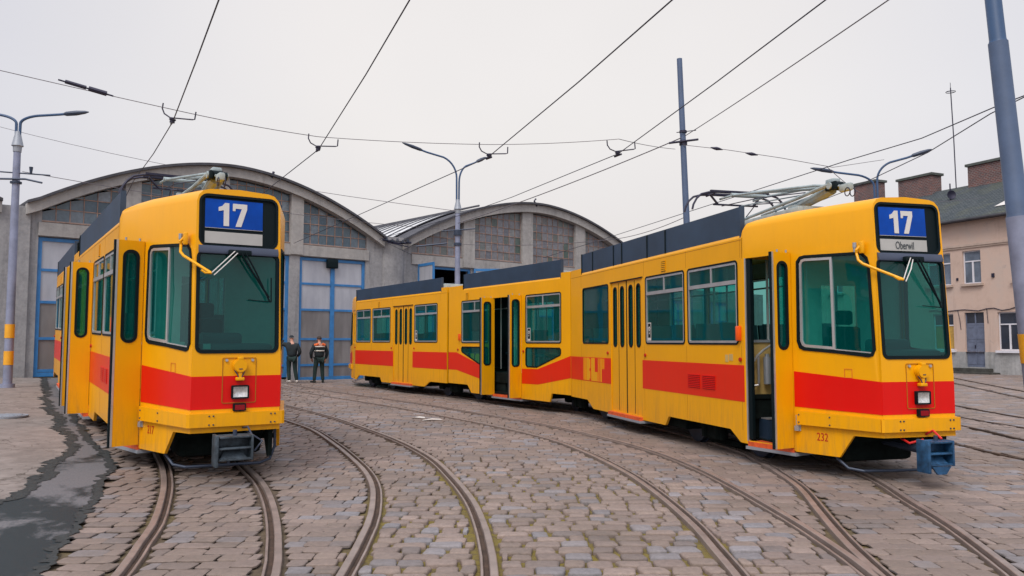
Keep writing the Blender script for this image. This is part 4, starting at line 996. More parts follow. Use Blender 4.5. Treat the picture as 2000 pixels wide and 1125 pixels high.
def cab_details(par, X, fC, number):
    # destination box
    mb = MB(); dsp = rrect(-0.435, 0.435, 2.60, 3.185, 0.09, 5)
    mb.panel(dsp, [], lambda y, z, dd: f_front(y, z, dd + 0.02), 0.01, 0)
    mb.panel(inset(dsp, -0.008), [inset(dsp, 0.02)], lambda y, z, dd: f_front(y, z, dd - 0.004), 0.03, 0)
    box = mb.build('destination_box', 'rubber', par, X)
    mb = MB(); mb.panel(rect(-0.375, 0.265, 2.81, 3.137), [], lambda y, z, dd: f_front(y, z, dd + 0.012), 0.006, 0)
    mb.panel(rect(-0.375, 0.265, 2.803, 2.808), [], lambda y, z, dd: f_front(y, z, dd + 0.010), 0.006, 1)
    pl = mb.build('route_plate', ['blueplate', 'whiteplate'], box)
    mb = MB()
    for ch, y0, wd in (('1', -0.235, 0.20), ('7', -0.075, 0.20)):
        for lp in digit_polys(ch):
            mb.panel([(y0 + p[0] * wd, 2.835 + p[1] * 0.265) for p in lp], [], lambda y, z, dd: f_front(y, z, dd + 0.006), 0.005, 0)
    mb.build('route_number', 'white', box)
    mb = MB(); mb.panel(rect(-0.375, 0.265, 2.632, 2.765), [], lambda y, z, dd: f_front(y, z, dd + 0.012), 0.006, 0); mb.build('name_plate', 'whiteplate', box)
    if number == '232':
        vs, fs = text_mesh('Oberwil', 0.124, 0.62, 0.001, 0.0008)
        mb = MB(); mb.add([f_front(-0.045 + v[0], 2.692 + v[1], 0.008 - v[2]) for v in vs], fs); mb.build('destination_name', 'textgrey', box)
    # visor strip
    mb = MB(); pr = [(0.0, 2.505), (0.028, 2.515), (0.034, 2.54), (0.018, 2.60), (0.0, 2.605)]
    vs = []
    for y in (-0.442, 0.442):
        for a, z in pr: vs.append((xn(z) + a - 0.004, y, z))
    n = len(pr); mb.add(vs, [(k, (k + 1) % n, n + (k + 1) % n, n + k) for k in range(n)] + [tuple(range(n))[::-1], tuple(range(n, 2 * n))]); mb.build('visor', 'visor', par, X)
    # wipers
    mb = MB(); pv = (8.99, -0.05, 2.545)
    mb.bbox(8.97, 9.03, -0.13, 0.12, 2.50, 2.56, 0.01)
    mb.tube([(9.03, 0.0, 2.53), (9.025, 0.13, 2.32), (9.02, 0.33, 2.03)], 0.012, 6); mb.tube([(9.03, 0.05, 2.53), (9.03, 0.17, 2.32), (9.02, 0.34, 1.98)], 0.010, 6)
    mb.tube([(9.015, 0.35, 2.26), (9.02, 0.355, 1.98)], 0.008, 6); mb.tube([(9.012, 0.36, 1.98), (9.0, 0.10, 2.0)], 0.006, 6)
    mb.build('wiper', 'rubber', par, X)
    # yellow mirror arm with white stay rods
    P0, P1, P2 = Vector((8.79, -0.60, 2.60)), Vector((8.83, -0.61, 2.52)), Vector((9.24, -0.362, 2.271))
    mb = MB(); mb.tube([(8.82, -0.56, 2.70), tuple(P0 + Vector((0.01, -0.01, 0.04))), tuple(P0), tuple(P1), tuple(P1 + (P2 - P1) * 0.1 + Vector((0, 0, -0.02))), tuple(P2)], 0.016, 8)
    mb.tube([tuple(P2), tuple(P2 + Vector((0.0, -0.06, 0.0))), tuple(P2 + Vector((-0.02, -0.1, 0.03)))], 0.012, 6)
    mb.bbox(8.80, 8.86, -0.585, -0.54, 2.60, 2.74, 0.01)
    arm = mb.build('mirror_arm', 'yellow', par, X)
    mb = MB(); mb.cyl((8.76, -0.60, 2.70), (0, 0, 1), 0.022, 0.06, 12); mb.cyl((8.76, -0.60, 2.65), (0, 0, 1), 0.016, 0.06, 10); mb.build('lamp', 'steel', arm)
    mb = MB(); mb.tube([tuple(P2), (9.12, -0.2, 2.42), (9.02, -0.06, 2.55)], 0.006, 6); mb.tube([tuple(P2 + Vector((0, 0.03, -0.02))), (9.14, -0.17, 2.40), (9.02, -0.03, 2.53)], 0.006, 6); mb.build('stay_rod', 'white', arm)
    # hatch with headlight, cap, reflector
    mb = MB(); pl = rrect(-0.165, 0.21, 0.835, 1.345, 0.02, 3)
    mb.panel(pl, [inset(pl, 0.007)], lambda y, z, dd: f_front(y, z, dd - 0.010), 0.006, 0)
    mb.build('hatch', 'seam', par, X)
    for y in (-0.12, 0.165): mb = MB(); mb.cyl(f_front(y, 1.315, -0.01), (1, 0, 0), 0.016, 0.02, 10); mb.build('latch', 'alu', par, X)
    mb = MB(); c = f_front(0.02, 1.255, -0.03); mb.cyl(c, (1, 0, 0), 0.078, 0.06, 24); mb.cyl((c[0] + 0.035, c[1], c[2]), (1, 0, 0), 0.070, 0.02, 24)
    mb.bbox(c[0] - 0.02, c[0] + 0.045, c[1] - 0.03, c[1] + 0.03, c[2] + 0.06, c[2] + 0.10, 0.008)
    mb.bbox(c[0] - 0.02, c[0] + 0.035, c[1] - 0.018, c[1] + 0.018, c[2] - 0.15, c[2] - 0.06, 0.006); mb.bbox(c[0] - 0.02, c[0] + 0.04, c[1] - 0.045, c[1] + 0.045, c[2] - 0.165, c[2] - 0.13, 0.006)
    sc = mb.build('socket_cap', 'yellow', par, X)
    mb = MB(); mb.box(c[0] + 0.046, c[0] + 0.049, c[1] - 0.02, c[1] + 0.02, c[2] - 0.04, c[2] - 0.03); mb.tube([(c[0] + 0.01, c[1] - 0.06, c[2] - 0.05), (c[0] + 0.03, c[1] - 0.03, c[2] - 0.10), (c[0] + 0.03, c[1] - 0.012, c[2] - 0.15)], 0.006, 6)
    mb.tube([(c[0] + 0.0, c[1] + 0.06, c[2] - 0.05), (c[0] + 0.03, c[1] + 0.03, c[2] - 0.10), (c[0] + 0.03, c[1] + 0.012, c[2] - 0.13)], 0.006, 6); mb.build('chain', 'darksteel', sc)
    mb = MB(); hl = rrect(-0.065, 0.125, 0.885, 1.035, 0.012, 3)
    mb.panel(hl, [rrect(-0.050, 0.110, 0.899, 1.021, 0.008, 3)], lambda y, z, dd: f_front(y, z, dd - 0.045), 0.045, 0)
    h = mb.build('headlight', 'rubber', par, X)
    mb = MB(); gy, gzz = 8, 6; vs = []
    for j in range(gzz + 1):
        for i in range(gy + 1):
            y = -0.047 + 0.156 * i / gy; z = 0.903 + 0.116 * j / gzz; dd = -0.038 + 0.026 * (1 - ((i / gy - .5) * 1.9) ** 2) * (1 - ((j / gzz - .5) * 1.9) ** 2); vs.append(f_front(y, z, dd))
    mb.add(vs, [(j * (gy + 1) + i, j * (gy + 1) + i + 1, (j + 1) * (gy + 1) + i + 1, (j + 1) * (gy + 1) + i) for j in range(gzz) for i in range(gy)]); mb.build('reflector', 'chrome', h)
    mb = MB(); mb.panel(rrect(-0.055, 0.115, 0.894, 1.026, 0.008, 3), [], lambda y, z, dd: f_front(y, z, dd - 0.042), 0.002, 0, back=False); mb.build('lens', 'clearglass', h)
    mb = MB(); rl = rrect(-0.042, 0.094, 0.748, 0.832, 0.01, 3); mb.panel(rl, [], lambda y, z, dd: f_front(y, z, dd - 0.05), 0.05, 1); mb.panel(rrect(-0.028, 0.080, 0.762, 0.818, 0.006, 3), [], lambda y, z, dd: f_front(y, z, dd - 0.054), 0.005, 0)
    mb.build('tail_lamp', ['redlens', 'rubber'], par, X)
    mb = MB(); mb.panel(rect(0.02, 0.085, 0.50, 0.69), [], lambda s, z, dd: fC(s, z, dd - 0.012), 0.012, 0); mb.panel(rect(0.035, 0.065, 0.62, 0.65), [], lambda s, z, dd: fC(s, z, dd - 0.014), 0.003, 1)
    mb.panel(rect(0.015, 0.075, 0.50, 0.56), [], lambda s, z, dd: fC(s, z, dd - 0.035), 0.03, 2); mb.build('key_switch', ['alu', 'rubber', 'steel'], par, X)
    # fleet number
    vs, fs = text_mesh(number, 0.135, 0.78, 0.001, 0.0)
    mb = MB(); sc0 = 0.385 if number == '232' else 0.27; zc = 0.45 if number == '232' else 0.48
    mb.add([fC(sc0 + v[0], zc + v[1], -0.002 - v[2]) for v in vs], fs); mb.build('fleet_number', 'textred', par, X)
    # small flap outline on the cab side
    mb = MB(); fl = rect(0.70, 0.80, 1.17, 1.275); mb.panel(fl, [inset(fl, 0.004)], lambda s, z, dd: fC(s, z, dd - 0.0045), 0.003, 0); mb.build('flap', 'steprust', par, X)
    if number == '217': mb = MB(); mb.panel(rect(-0.37, -0.29, 1.44, 1.50), [], lambda y, z, dd: f_front(y, z, dd + 0.02), 0.003, 0); mb.build('card', 'whiteplate', par, X)
    # dashboard, seat and partition
    mb = MB(); mb.bbox(8.62, 8.93, -0.42, 0.42, 1.22, 1.50, 0.05); mb.bbox(8.55, 8.80, -0.35, 0.1, 1.45, 1.62, 0.04); mb.build('dashboard', 'seat', par, X)
    mb = MB(); mb.bbox(7.98, 8.40, -0.38, 0.05, 1.15, 1.28, 0.05); mb.bbox(7.93, 8.03, -0.38, 0.05, 1.25, 1.78, 0.05); mb.bbox(7.93, 8.02, -0.28, -0.05, 1.80, 1.98, 0.04); mb.box(8.1, 8.25, -0.25, -0.08, 0.85, 1.15); mb.build('driver_seat', 'dark', par, X)
    mb = MB(); mb.box(7.86, 7.89, -0.70, -0.42, 0.9, 2.7); mb.box(7.86, 7.89, 0.1, 0.75, 0.9, 2.7); mb.box(7.86, 7.89, -0.42, 0.1, 0.9, 1.5); mb.box(7.86, 7.89, -0.42, 0.1, 2.3, 2.7); mb.box(7.9, 8.95, -0.45, 0.45, 0.84, 0.88); mb.build('cab_partition', 'liner', par, X)
    # lifeguard hoop and front apron shadow box
    mb = MB(); mb.tube([(8.30, -0.62, 0.42), (8.38, -0.62, 0.22), (8.5, -0.56, 0.12), (8.62, -0.45, 0.10), (8.72, 0.35, 0.10), (8.72, 0.47, 0.14), (8.70, 0.53, 0.28), (8.68, 0.53, 0.50)], 0.017, 8); mb.build('guard_hoop', 'darksteel', par, X)
    mb = MB(); mb.box(7.0, 8.55, -0.55, 0.55, 0.42, 0.62); mb.bbox(7.6, 8.35, -0.48, 0.48, 0.16, 0.5, 0.06); mb.box(8.45, 8.85, -0.42, 0.42, 0.50, 0.60)
    mb.panel([(8.66, 0.52), (8.92, 0.52), (8.90, 0.20), (8.86, 0.20)], [], lambda p, q, dd: (p, 0.44 - dd, q), 0.05, 0)
    mb.build('front_apron', 'dark', par, X)
    # coupler
    cm = MB(); cy = -0.085 if number == '217' else -0.03; hw_ = 0.19 if number == '217' else 0.165
    cm.tube([(8.3, cy + 0.1, 0.40), (9.12, cy, 0.38)], 0.045, 10, 1)
    cm.bbox(9.08, 9.18, cy - 0.075, cy + 0.075, 0.28, 0.48, 0.02)
    cm.bbox(9.18, 9.205, cy - hw_, cy + hw_, 0.25, 0.515, 0.008)
    for z in (0.245, 0.365, 0.485): cm.bbox(9.20, 9.335, cy - hw_ + 0.03, cy + hw_, z, z + 0.022, 0.006)
    cm.bbox(9.17, 9.35, cy - hw_ - 0.015, cy - hw_ + 0.02, 0.185 if number == '217' else 0.17, 0.525, 0.008); cm.bbox(9.20, 9.34, cy + hw_ - 0.015, cy + hw_ + 0.01, 0.24, 0.515, 0.006)
    cm.panel([(cy - hw_ * 0.8, 0.25), (cy + hw_ * 0.8, 0.25), (cy + hw_ * 0.4, 0.365), (cy - hw_ * 0.4, 0.365)], [], lambda y, z, dd: (9.31 - (z - 0.25) * 0.8 - dd, y, z), 0.015, 0)
    cm.cyl((9.24, cy + 0.02, 0.53), (0, 0, 1), 0.022, 0.07, 10, 1); cm.cyl((9.27, cy - 0.05, 0.235), (0, 0, 1), 0.018, 0.05, 8, 1)
    if number == '232': cm.panel([(cy - 0.12, 0.24), (cy + 0.13, 0.24), (cy + 0.06, 0.155), (cy - 0.05, 0.155)], [], lambda y, z, dd: (9.335 - dd, y, z), 0.025, 0)
    cm.build('coupler', ['coupblue' if number == '232' else 'couprust', 'darksteel'], par, X)
    if number == '232':
        hm = MB()
        hm.tube([(8.9, cy - 0.14, 0.50), (9.1, cy - 0.2, 0.47), (9.22, cy - 0.12, 0.52)], 0.013, 8); hm.tube([(8.95, cy + 0.1, 0.52), (9.1, cy + 0.12, 0.60), (9.22, cy + 0.12, 0.52)], 0.013, 8); hm.build('hose', 'hose', par, X)
    else:
        hm = MB(); hm.tube([(8.9, cy + 0.15, 0.54), (9.15, cy + 0.18, 0.58), (9.25, cy + 0.2, 0.50)], 0.011, 8); hm.tube([(8.95, cy + 0.2, 0.52), (9.2, cy + 0.33, 0.42), (9.22, cy + 0.24, 0.32)], 0.010, 8); hm.build('hose', 'darksteel', par, X)

def pantograph(par, X):
    mb = MB()
    for sy in (-1, 1): mb.bbox(5.75, 7.45, sy * 0.38 - 0.04, sy * 0.38 + 0.04, 3.30, 3.38, 0.01); mb.tube([(5.8, sy * 0.36, 3.38), (5.85, sy * 0.36, 3.46)], 0.04, 10); mb.tube([(7.3, sy * 0.36, 3.25), (7.3, sy * 0.36, 3.34)], 0.05, 10)
    mb.box(5.82, 5.92, -0.4, 0.4, 3.38, 3.44); mb.box(7.2, 7.3, -0.4, 0.4, 3.36, 3.42); mb.bbox(6.3, 6.9, -0.2, 0.2, 3.36, 3.44, 0.02)
    b = mb.build('pantograph', 'panto', par, X)
    mb = MB()
    for sy in (-1, 1): mb.tube([(5.9, sy * 0.30, 3.43), (7.0, sy * 0.15, 3.56), (7.66, sy * 0.10, 3.64)], [0.022, 0.026, 0.03], 8)
    mb.tube([(5.95, 0.0, 3.50), (7.5, 0.02, 3.60)], 0.02, 8)
    mb.tube([(6.25, 0, 3.40), (6.9, 0, 3.48), (7.6, 0, 3.60)], [0.03, 0.06, 0.075], 10)
    mb.cyl((7.70, 0, 3.62), (0, 1, 0), 0.045, 0.26, 14); mb.bbox(7.54, 7.70, -0.06, 0.06, 3.66, 3.73, 0.015); la = mb.build('lower_arm', 'panto', b)
    mb = MB(); mb.cyl((7.72, 0, 3.62), (0, 1, 0), 0.06, 0.12, 14); mb.cyl((7.70, 0.10, 3.62), (0, 1, 0), 0.055, 0.04, 14); mb.bbox(7.60, 7.80, -0.11, -0.07, 3.56, 3.67, 0.01); mb.build('knee_joint', 'rubber', la)
    mb = MB()
    for sy in (-1, 1): mb.tube([(7.80, sy * 0.03, 3.60), (7.3, sy * 0.06, 3.70), (5.6, sy * 0.28, 3.86), (5.25, sy * 0.30, 3.86)], 0.019, 8)
    mb.tube([(7.9, 0, 3.56), (7.6, 0, 3.62), (5.7, 0, 3.90)], 0.026, 8); mb.tube([(7.6, 0.05, 3.60), (5.3, 0.05, 3.76)], 0.010, 6)
    mb.cyl((5.6, 0, 3.87), (0, 1, 0), 0.028, 0.62, 10); mb.bbox(7.78, 7.98, -0.04, 0.04, 3.52, 3.62, 0.02); mb.build('upper_arm', 'panto', b)
    mb = MB()
    for x in (5.08, 5.34):
        mb.tube([(x, -0.84, 3.66), (x, -0.82, 3.74), (x, -0.76, 3.84), (x, -0.68, 3.91), (x, -0.55, 3.945), (x, -0.4, 3.955), (x, 0.4, 3.955), (x, 0.55, 3.945), (x, 0.68, 3.91), (x, 0.76, 3.84), (x, 0.82, 3.74), (x, 0.84, 3.66)], 0.017, 8)
        mb.box(x - 0.02, x + 0.02, -0.52, 0.52, 3.955, 3.985)
    for y in (-0.45, 0.45): mb.tube([(5.08, y, 3.93), (5.34, y, 3.93)], 0.014, 6); mb.tube([(5.21, y, 3.93), (5.21, y * 0.7, 3.78)], 0.018, 6)
    mb.tube([(5.21, -0.40, 3.78), (5.21, 0.40, 3.78)], 0.016, 6)
    mb.build('collector_head', 'wire', b)
    mb = MB()
    for k in range(2):
        c = Vector((7.95, -0.04 + 0.08 * k, 3.50)); mb.tube([tuple(c + Vector((0.05 * sin(a), 0, 0.055 * cos(a)))) for a in [2 * pi * q / 10 for q in range(11)]], 0.007, 5)
    mb.tube([(5.5, 0.2, 3.80), (6.2, 0.3, 3.66), (6.9, 0.2, 3.72), (7.5, 0.1, 3.62)], 0.007, 5); mb.tube([(6.0, -0.3, 3.46), (6.3, -0.32, 3.60), (6.7, -0.3, 3.55)], 0.008, 5)
    mb.tube([(5.3, -0.3, 3.74), (6.3, -0.25, 3.70), (7.2, -0.12, 3.62)], 0.008, 5)
    mb.build('cable', 'wire', b)

def mid_section(par, X):
    """low-floor middle section: local x from 0 (front joint) to -6.15"""
    def R(s, z, dd): return (-s, -W + dd, z)
    def Lf(s, z, dd): return (-s, W - dd, z)
    z0, z1 = 1.555, 2.69; off = 0.2
    wR = (0.32 + off, 1.80 + off); door = (1.98 + off, 3.36 + off); wL = (3.62 + off, 5.10 + off)
    lowR = [(0.33 + off, 1.33), (0.36 + off, 1.285), (1.23 + off, 1.02), (1.32 + off, 0.995), (1.74 + off, 0.995), (1.80 + off, 1.05), (1.80 + off, 1.41), (1.76 + off, 1.45), (0.38 + off, 1.45), (0.33 + off, 1.41)]
    lowL = [(3.62 + off, 1.05), (3.68 + off, 0.995), (4.05 + off, 0.995), (4.15 + off, 1.02), (5.05 + off, 1.30), (5.10 + off, 1.34), (5.10 + off, 1.41), (5.06 + off, 1.45), (3.67 + off, 1.45), (3.62 + off, 1.41)]
    holes = [rrect(wR[0], wR[1], z0, z1, 0.06), rrect(wL[0], wL[1], z0, z1, 0.06), lowR, lowL, rect(door[0], door[1], 0.27, 2.695)]
    outer = [(0.155, 0.43), (0.90, 0.43), (0.98, 0.235), (4.72, 0.235), (4.95, 0.44), (6.09, 0.44), (6.09, 2.985), (0.155, 2.985)]
    b = MB(); b.panel(outer, holes, R, 0.04, 0, 1)
    b.panel(outer, [holes[0], holes[1], rrect(door[0] + 0.02, door[1] - 0.02, z0, z1, 0.06)], Lf, 0.04, 0, 1)
    roof_simple(b, -0.06, -6.09)
    for sy in (-1, 1):
        ya, yb = sorted((sy * W, sy * (W - 0.1))); b.box(-0.52, -0.155, ya, yb, 2.986, 3.12); b.box(-6.09, -5.25, ya, yb, 2.986, 3.12)
    b.box(-0.5, -0.06, -W + 0.11, W - 0.11, 2.99, 3.115); b.box(-6.09, -5.5, -W + 0.11, W - 0.11, 2.99, 3.115)
    bo = b.build('body', ['yellow', 'liner'], par, X, smooth=35)
    add_window(par, X, R, wR[0], wR[1], z0, z1, 'T', 0.06); add_window(par, X, R, wL[0], wL[1], z0, z1, 'T', 0.06)
    add_window(par, X, R, 0, 0, 0, 0, 'P', loop=lowR); add_window(par, X, R, 0, 0, 0, 0, 'P', loop=lowL)
    add_window(par, X, Lf, wR[0], wR[1], z0, z1); add_window(par, X, Lf, wL[0], wL[1], z0, z1); add_window(par, X, Lf, door[0] + .02, door[1] - .02, z0, z1)
    def Rs(s, z, dd): return R(wR[1] + wR[0] - s, z, dd)
    wifi_sticker(par, X, lambda s, z, dd: R(-s, z, dd), -1.93, 1.61)
    leaf_open(par, X, -door[0], -W - 0.005, 0, -1, 0.33, 0.26, 2.70, (1.00, 2.59)); leaf_open(par, X, -door[1], -W - 0.005, 0, -1, 0.33, 0.26, 2.70, (1.00, 2.59))
    step_edge(par, X, R, door[0] + 0.02, door[1] - 0.02, 0.26, 0.02)
    zt = 1.28; zb = 0.80
    decal(par, X, R, [(0.155, zb), (1.28 + off, 0.60), (door[0] - 0.01, 0.595), (door[0] - 0.01, 0.945), (1.28 + off, 0.955), (0.155, zt)], 'redside')
    decal(par, X, R, [(door[1] + 0.01, 0.595), (3.95 + off, 0.61), (5.39 + off, 0.815), (6.09, 0.815), (6.09, 1.295), (5.39 + off, 1.295), (3.95 + off, 0.965), (door[1] + 0.01, 0.94)], 'redside')
    decal(par, X, Lf, rect(0.06, 6.09, 0.8, 1.28))
    louvre(par, X, R, 4.9, 5.06, 2.735, 2.92, 6)
    for q in (R(door[0] - 0.09, 1.36, -0.008), R(5.5, 1.37, -0.008)): mb = MB(); mb.cyl(q, (0, 1, 0), 0.028, 0.03, 12); mb.build('door_button', 'textred', par, X)
    mb = MB(); mb.bbox(-5.42, -5.35, -W - 0.055, -W, 1.62, 1.80, 0.01); mb.build('turn_lamp', 'orange', par, X)
    screens(par, X, -5.22, -0.53, ())
    interior(par, X, -6.0, -0.1, (-4.6, -1.2), (-2.2, -3.5, -4.0)); seats(par, X, (-0.6, -1.5, -4.6, -5.4))
    mb = MB(); mb.tube([(-3.3, -0.55, 0.33), (-3.3, -0.55, 2.7)], 0.018, 8); mb.box(-3.1, -3.06, -0.7, -0.2, 0.33, 2.4); mb.build('door_post', 'white', par, X)
    underbody(par, X, -6.0, -0.1)
    mb = MB(); end_wall(mb, -0.02); end_wall(mb, -6.13); mb.build('bellows', 'rubber', par, X)

def joint_cover(par, X, za=0.42):
    # the narrow yellow skin closing the articulation on either side, and the black gap
    mb = MB()
    mb.cyl((0, 0, 1.75), (0, 0, 1), W - 0.045, 2.4, 40, 0)
    mb.build('bellows', 'rubber', par, X)

def secX(root, x, y, z, yaw, pp):
    Rz = Matrix.Rotation(radians(yaw - 90), 4, 'Z'); Ry = Matrix.Rotation(-atan(pp), 4, 'Y')
    return root.matrix_world.inverted() @ (Matrix.Translation((x, y, z)) @ Rz @ Ry)
def mkroot(name, loc, label):
    o = empty(name, loc, label, 'tram', None); bpy.context.view_layer.update(); return o

# --- the three-part tram at the right
ra = mkroot('tram', (2.244, 17.749, 0.0), 'yellow and red three-part tram with blue coupler, number 232 and Oberwil sign, doors partly open')
XA = secX(ra, 2.244, 17.749, .008, 15.125, 0.0)
long_section(ra, XA, 'closed', '232', False, x0w=0.155); screens(ra, XA, 0.82, 7.03, (1.45, 2.55, 2.95, 4.05, 4.75))
pantograph(ra, XA)
XM = secX(ra, 2.244, 17.749, .008, 31.0, 0.0); mid_section(ra, XM)
J2 = (2.244 - 6.15 * sin(radians(31)), 17.749 + 6.15 * cos(radians(31)))
XT = secX(ra, J2[0], J2[1], .02, 32.25, 0.0)
long_section(ra, XT, 'closed', '', True); screens(ra, XT, -7.05, -0.44, ())
for xx in (XA, XT): bogie(ra, xx, 0.0); joint_cover(ra, xx)
# --- the two-part tram at the left
rb = mkroot('tram', (-7.972, 16.624, 0.25), 'yellow and red tram number 217 with blank white name plate and folded-out doors')
XB = secX(rb, -7.972, 16.624, .246, 32.69, -.019)
long_section(rb, XB, 'open', '217', False, sticker=False, logo=False); screens(rb, XB, 0.82, 7.03, ())
pantograph(rb, XB)
XB2 = secX(rb, -7.972, 16.624, .246, 32.3, -.019)
long_section(rb, XB2, 'closed', '', True, sticker=False, logo=False); screens(rb, XB2, -7.05, -0.44, ())
bogie(rb, XB, 0.0); joint_cover(rb, XB)
mb = MB(); mb.bbox(0.3, 0.75, -W + 0.02, -W + 0.2, 3.1, 3.42, 0.02); mb.box(0.35, 0.6, -W - 0.01, -W + 0.02, 3.12, 3.3); mb.build('junction_box', 'dark', rb, XB)

# ================================================================== DEPOT
FO = Vector((-7.65, 34.0, 0)); FD = Vector((.749, .662, 0)).normalized(); FI = Vector((-FD.y, FD.x, 0))
XD = Matrix(((FD.x, FI.x, 0, FO.x), (FD.y, FI.y, 0, FO.y), (0, 0, 1, 0), (0, 0, 0, 1)))
depot = empty('tram_depot', FO, 'grey concrete tram depot of arched halls with blue framed glass doors', 'depot')
depot.rotation_euler = (0, 0, math.atan2(FD.y, FD.x))
bpy.context.view_layer.update()
I4 = Matrix.Identity(4)
def ff(u, z, dd): return (u, dd, z)
def archL(u): o_ = min(1.0, abs(u + 4.5) / 6.9); return 8.38 - 2.2 * o_ ** 1.85
def archR(u): o_ = min(1.0, abs(u - 12.0) / 8.6); return 8.78 - 2.6 * o_ ** 1.85
def archF(u): o_ = min(1.0, abs(u + 19.2) / 6.9); return 8.30 - 2.15 * o_ ** 1.85
halls = [(archL, -11.5, 2.4, 0.36), (archR, 3.4, 20.6, 0.40), (archF, -26.1, -12.2, 0.36)]
def arcpts(fn, a, b, n=40, off=0): return [(a + (b - a) * i / n, fn(a + (b - a) * i / n) + off) for i in range(n + 1)]
doorsL = [(-11.08, -8.55), (-7.95, -5.25), (-4.75, -2.02), (-1.56, 1.57)]
doorR = (4.45, 7.5); doorsR = [(8.4, 11.0), (11.9, 14.6), (15.9, 18.8)]
gl_segs = {0: [(-11.0, -8.42), (-7.88, -5.17), (-4.63, -2.02), (-1.47, 1.62)], 1: [(4.0, 6.95), (7.70, 10.85), (11.60, 14.80), (15.60, 19.7)], 2: [(-25.4, -23), (-22.4, -19.5), (-19, -16.2), (-15.6, -12.9)]}
outer = [(-27, -0.6), (34, -0.6), (34, 6.0), (20.6, 6.0)]
outer = [(-27, -0.6), (20.75, -0.6), (20.75, 6.1)] + arcpts(archR, 20.6, 3.4, 40, -0.05) + [(2.9, 6.25)] + arcpts(archL, 2.4, -11.5, 40, -0.05) + [(-11.85, 6.1)] + arcpts(archF, -12.2, -26.1, 30, -0.05) + [(-27, 6.1)]
holes = []
glz = []
for hi, (fn, a, b, th) in enumerate(halls):
    zb = 5.70 if hi != 1 else 5.72
    for (p, q) in gl_segs[hi]:
        n = 12; top = [(p + (q - p) * i / n, fn(p + (q - p) * i / n) - th - 0.02) for i in range(n, -1, -1)]
        top = [(x, max(z, zb + 0.02)) for x, z in top]
        lp = [(p, zb), (q, zb)] + top
        # drop duplicates
        lp2 = []
        for pt in lp:
            if not lp2 or math.dist(pt, lp2[-1]) > 0.015: lp2.append(pt)
        if math.dist(lp2[0], lp2[-1]) < 0.015: lp2.pop()
        holes.append(lp2); glz.append((hi, p, q, zb, fn, th))
doors_all = doorsL + [doorR] + doorsR + [(-25, -22.4), (-21.4, -18.8), (-17.8, -15.2)]
for a, b in doors_all: holes.append(rect(a, b, -0.2 if a > -1.6 else 0.0, 5.14))
mb = MB(); mb.panel(outer, holes, ff, 0.4, 0)
# side and rear walls of the halls
mb.box(-11.75, -11.6, 0.4, 24, -0.5, 6.2); mb.box(2.8, 3.0, 0.4, 24, -0.5, 6.2); mb.box(20.6, 20.8, 0.4, 24, -0.5, 6.2); mb.box(-27, 20.8, 24, 24.3, -0.5, 8.6)
mb.build('wall', 'concrete', depot, I4)
# rounded stained pier at the valley between the halls, and flat piers
mb = MB(); prof = [(2.45, 0.0), (2.5, -0.08), (2.75, -0.19), (3.05, -0.22), (3.35, -0.17), (3.55, -0.06), (3.6, 0.0)]
vs = [(x, y_ - 0.003, z) for z in (-0.5, 6.15) for x, y_ in prof]; n = len(prof)
mb.add(vs, [(k, k + 1, n + k + 1, n + k) for k in range(n - 1)] + [tuple(range(n, 2 * n))]); mb.box(2.3, 3.7, -0.28, 0.3, 6.15, 6.30)
mb.build('pier', 'concrete', depot, I4)
mb = MB(); mb.box(-12.3, -11.35, -0.12, -0.003, -0.5, 6.05); mb.build('pier', 'concrete', depot, I4)
for c, wd, fn in ((-8.15, 0.54, archL), (-4.9, 0.54, archL), (-1.745, 0.55, archL), (7.33, 0.7, archR), (11.22, 0.74, archR), (15.2, 0.78, archR)):
    mb = MB(); mb.box(c - wd / 2, c + wd / 2, -0.11, -0.003, 5.2, fn(c) - 0.3); mb.build('pillar', 'beam', depot, I4)
# lintel beams
for a, b in ((-11.1, 1.7), (4.0, 19.9)):
    mb = MB(); mb.box(a, b, -0.07, -0.004, 5.17, 5.62); mb.build('lintel', 'beam', depot, I4)
# arches and vaults
for fn, a, b, th in halls:
    n = 40; mb = MB()
    lo = [(a + (b - a) * i / n) for i in range(n + 1)]
    up_ = [(u, fn(u)) for u in lo]; dn = [(u, fn(u) - th) for u in lo]
    mb.panel(up_ + dn[::-1], [], lambda u, z, dd: (u, dd - 0.28, z), 0.30, 0); mb.build('arch', 'beam', depot, I4)
    mb = MB(); mb.panel([(u, z + 0.002) for u, z in up_] + [(u, z + 0.10) for u, z in up_][::-1], [], lambda u, z, dd: (u, dd - 0.42, z), 24.5, 0); mb.build('roof', 'rooffelt', depot, I4)
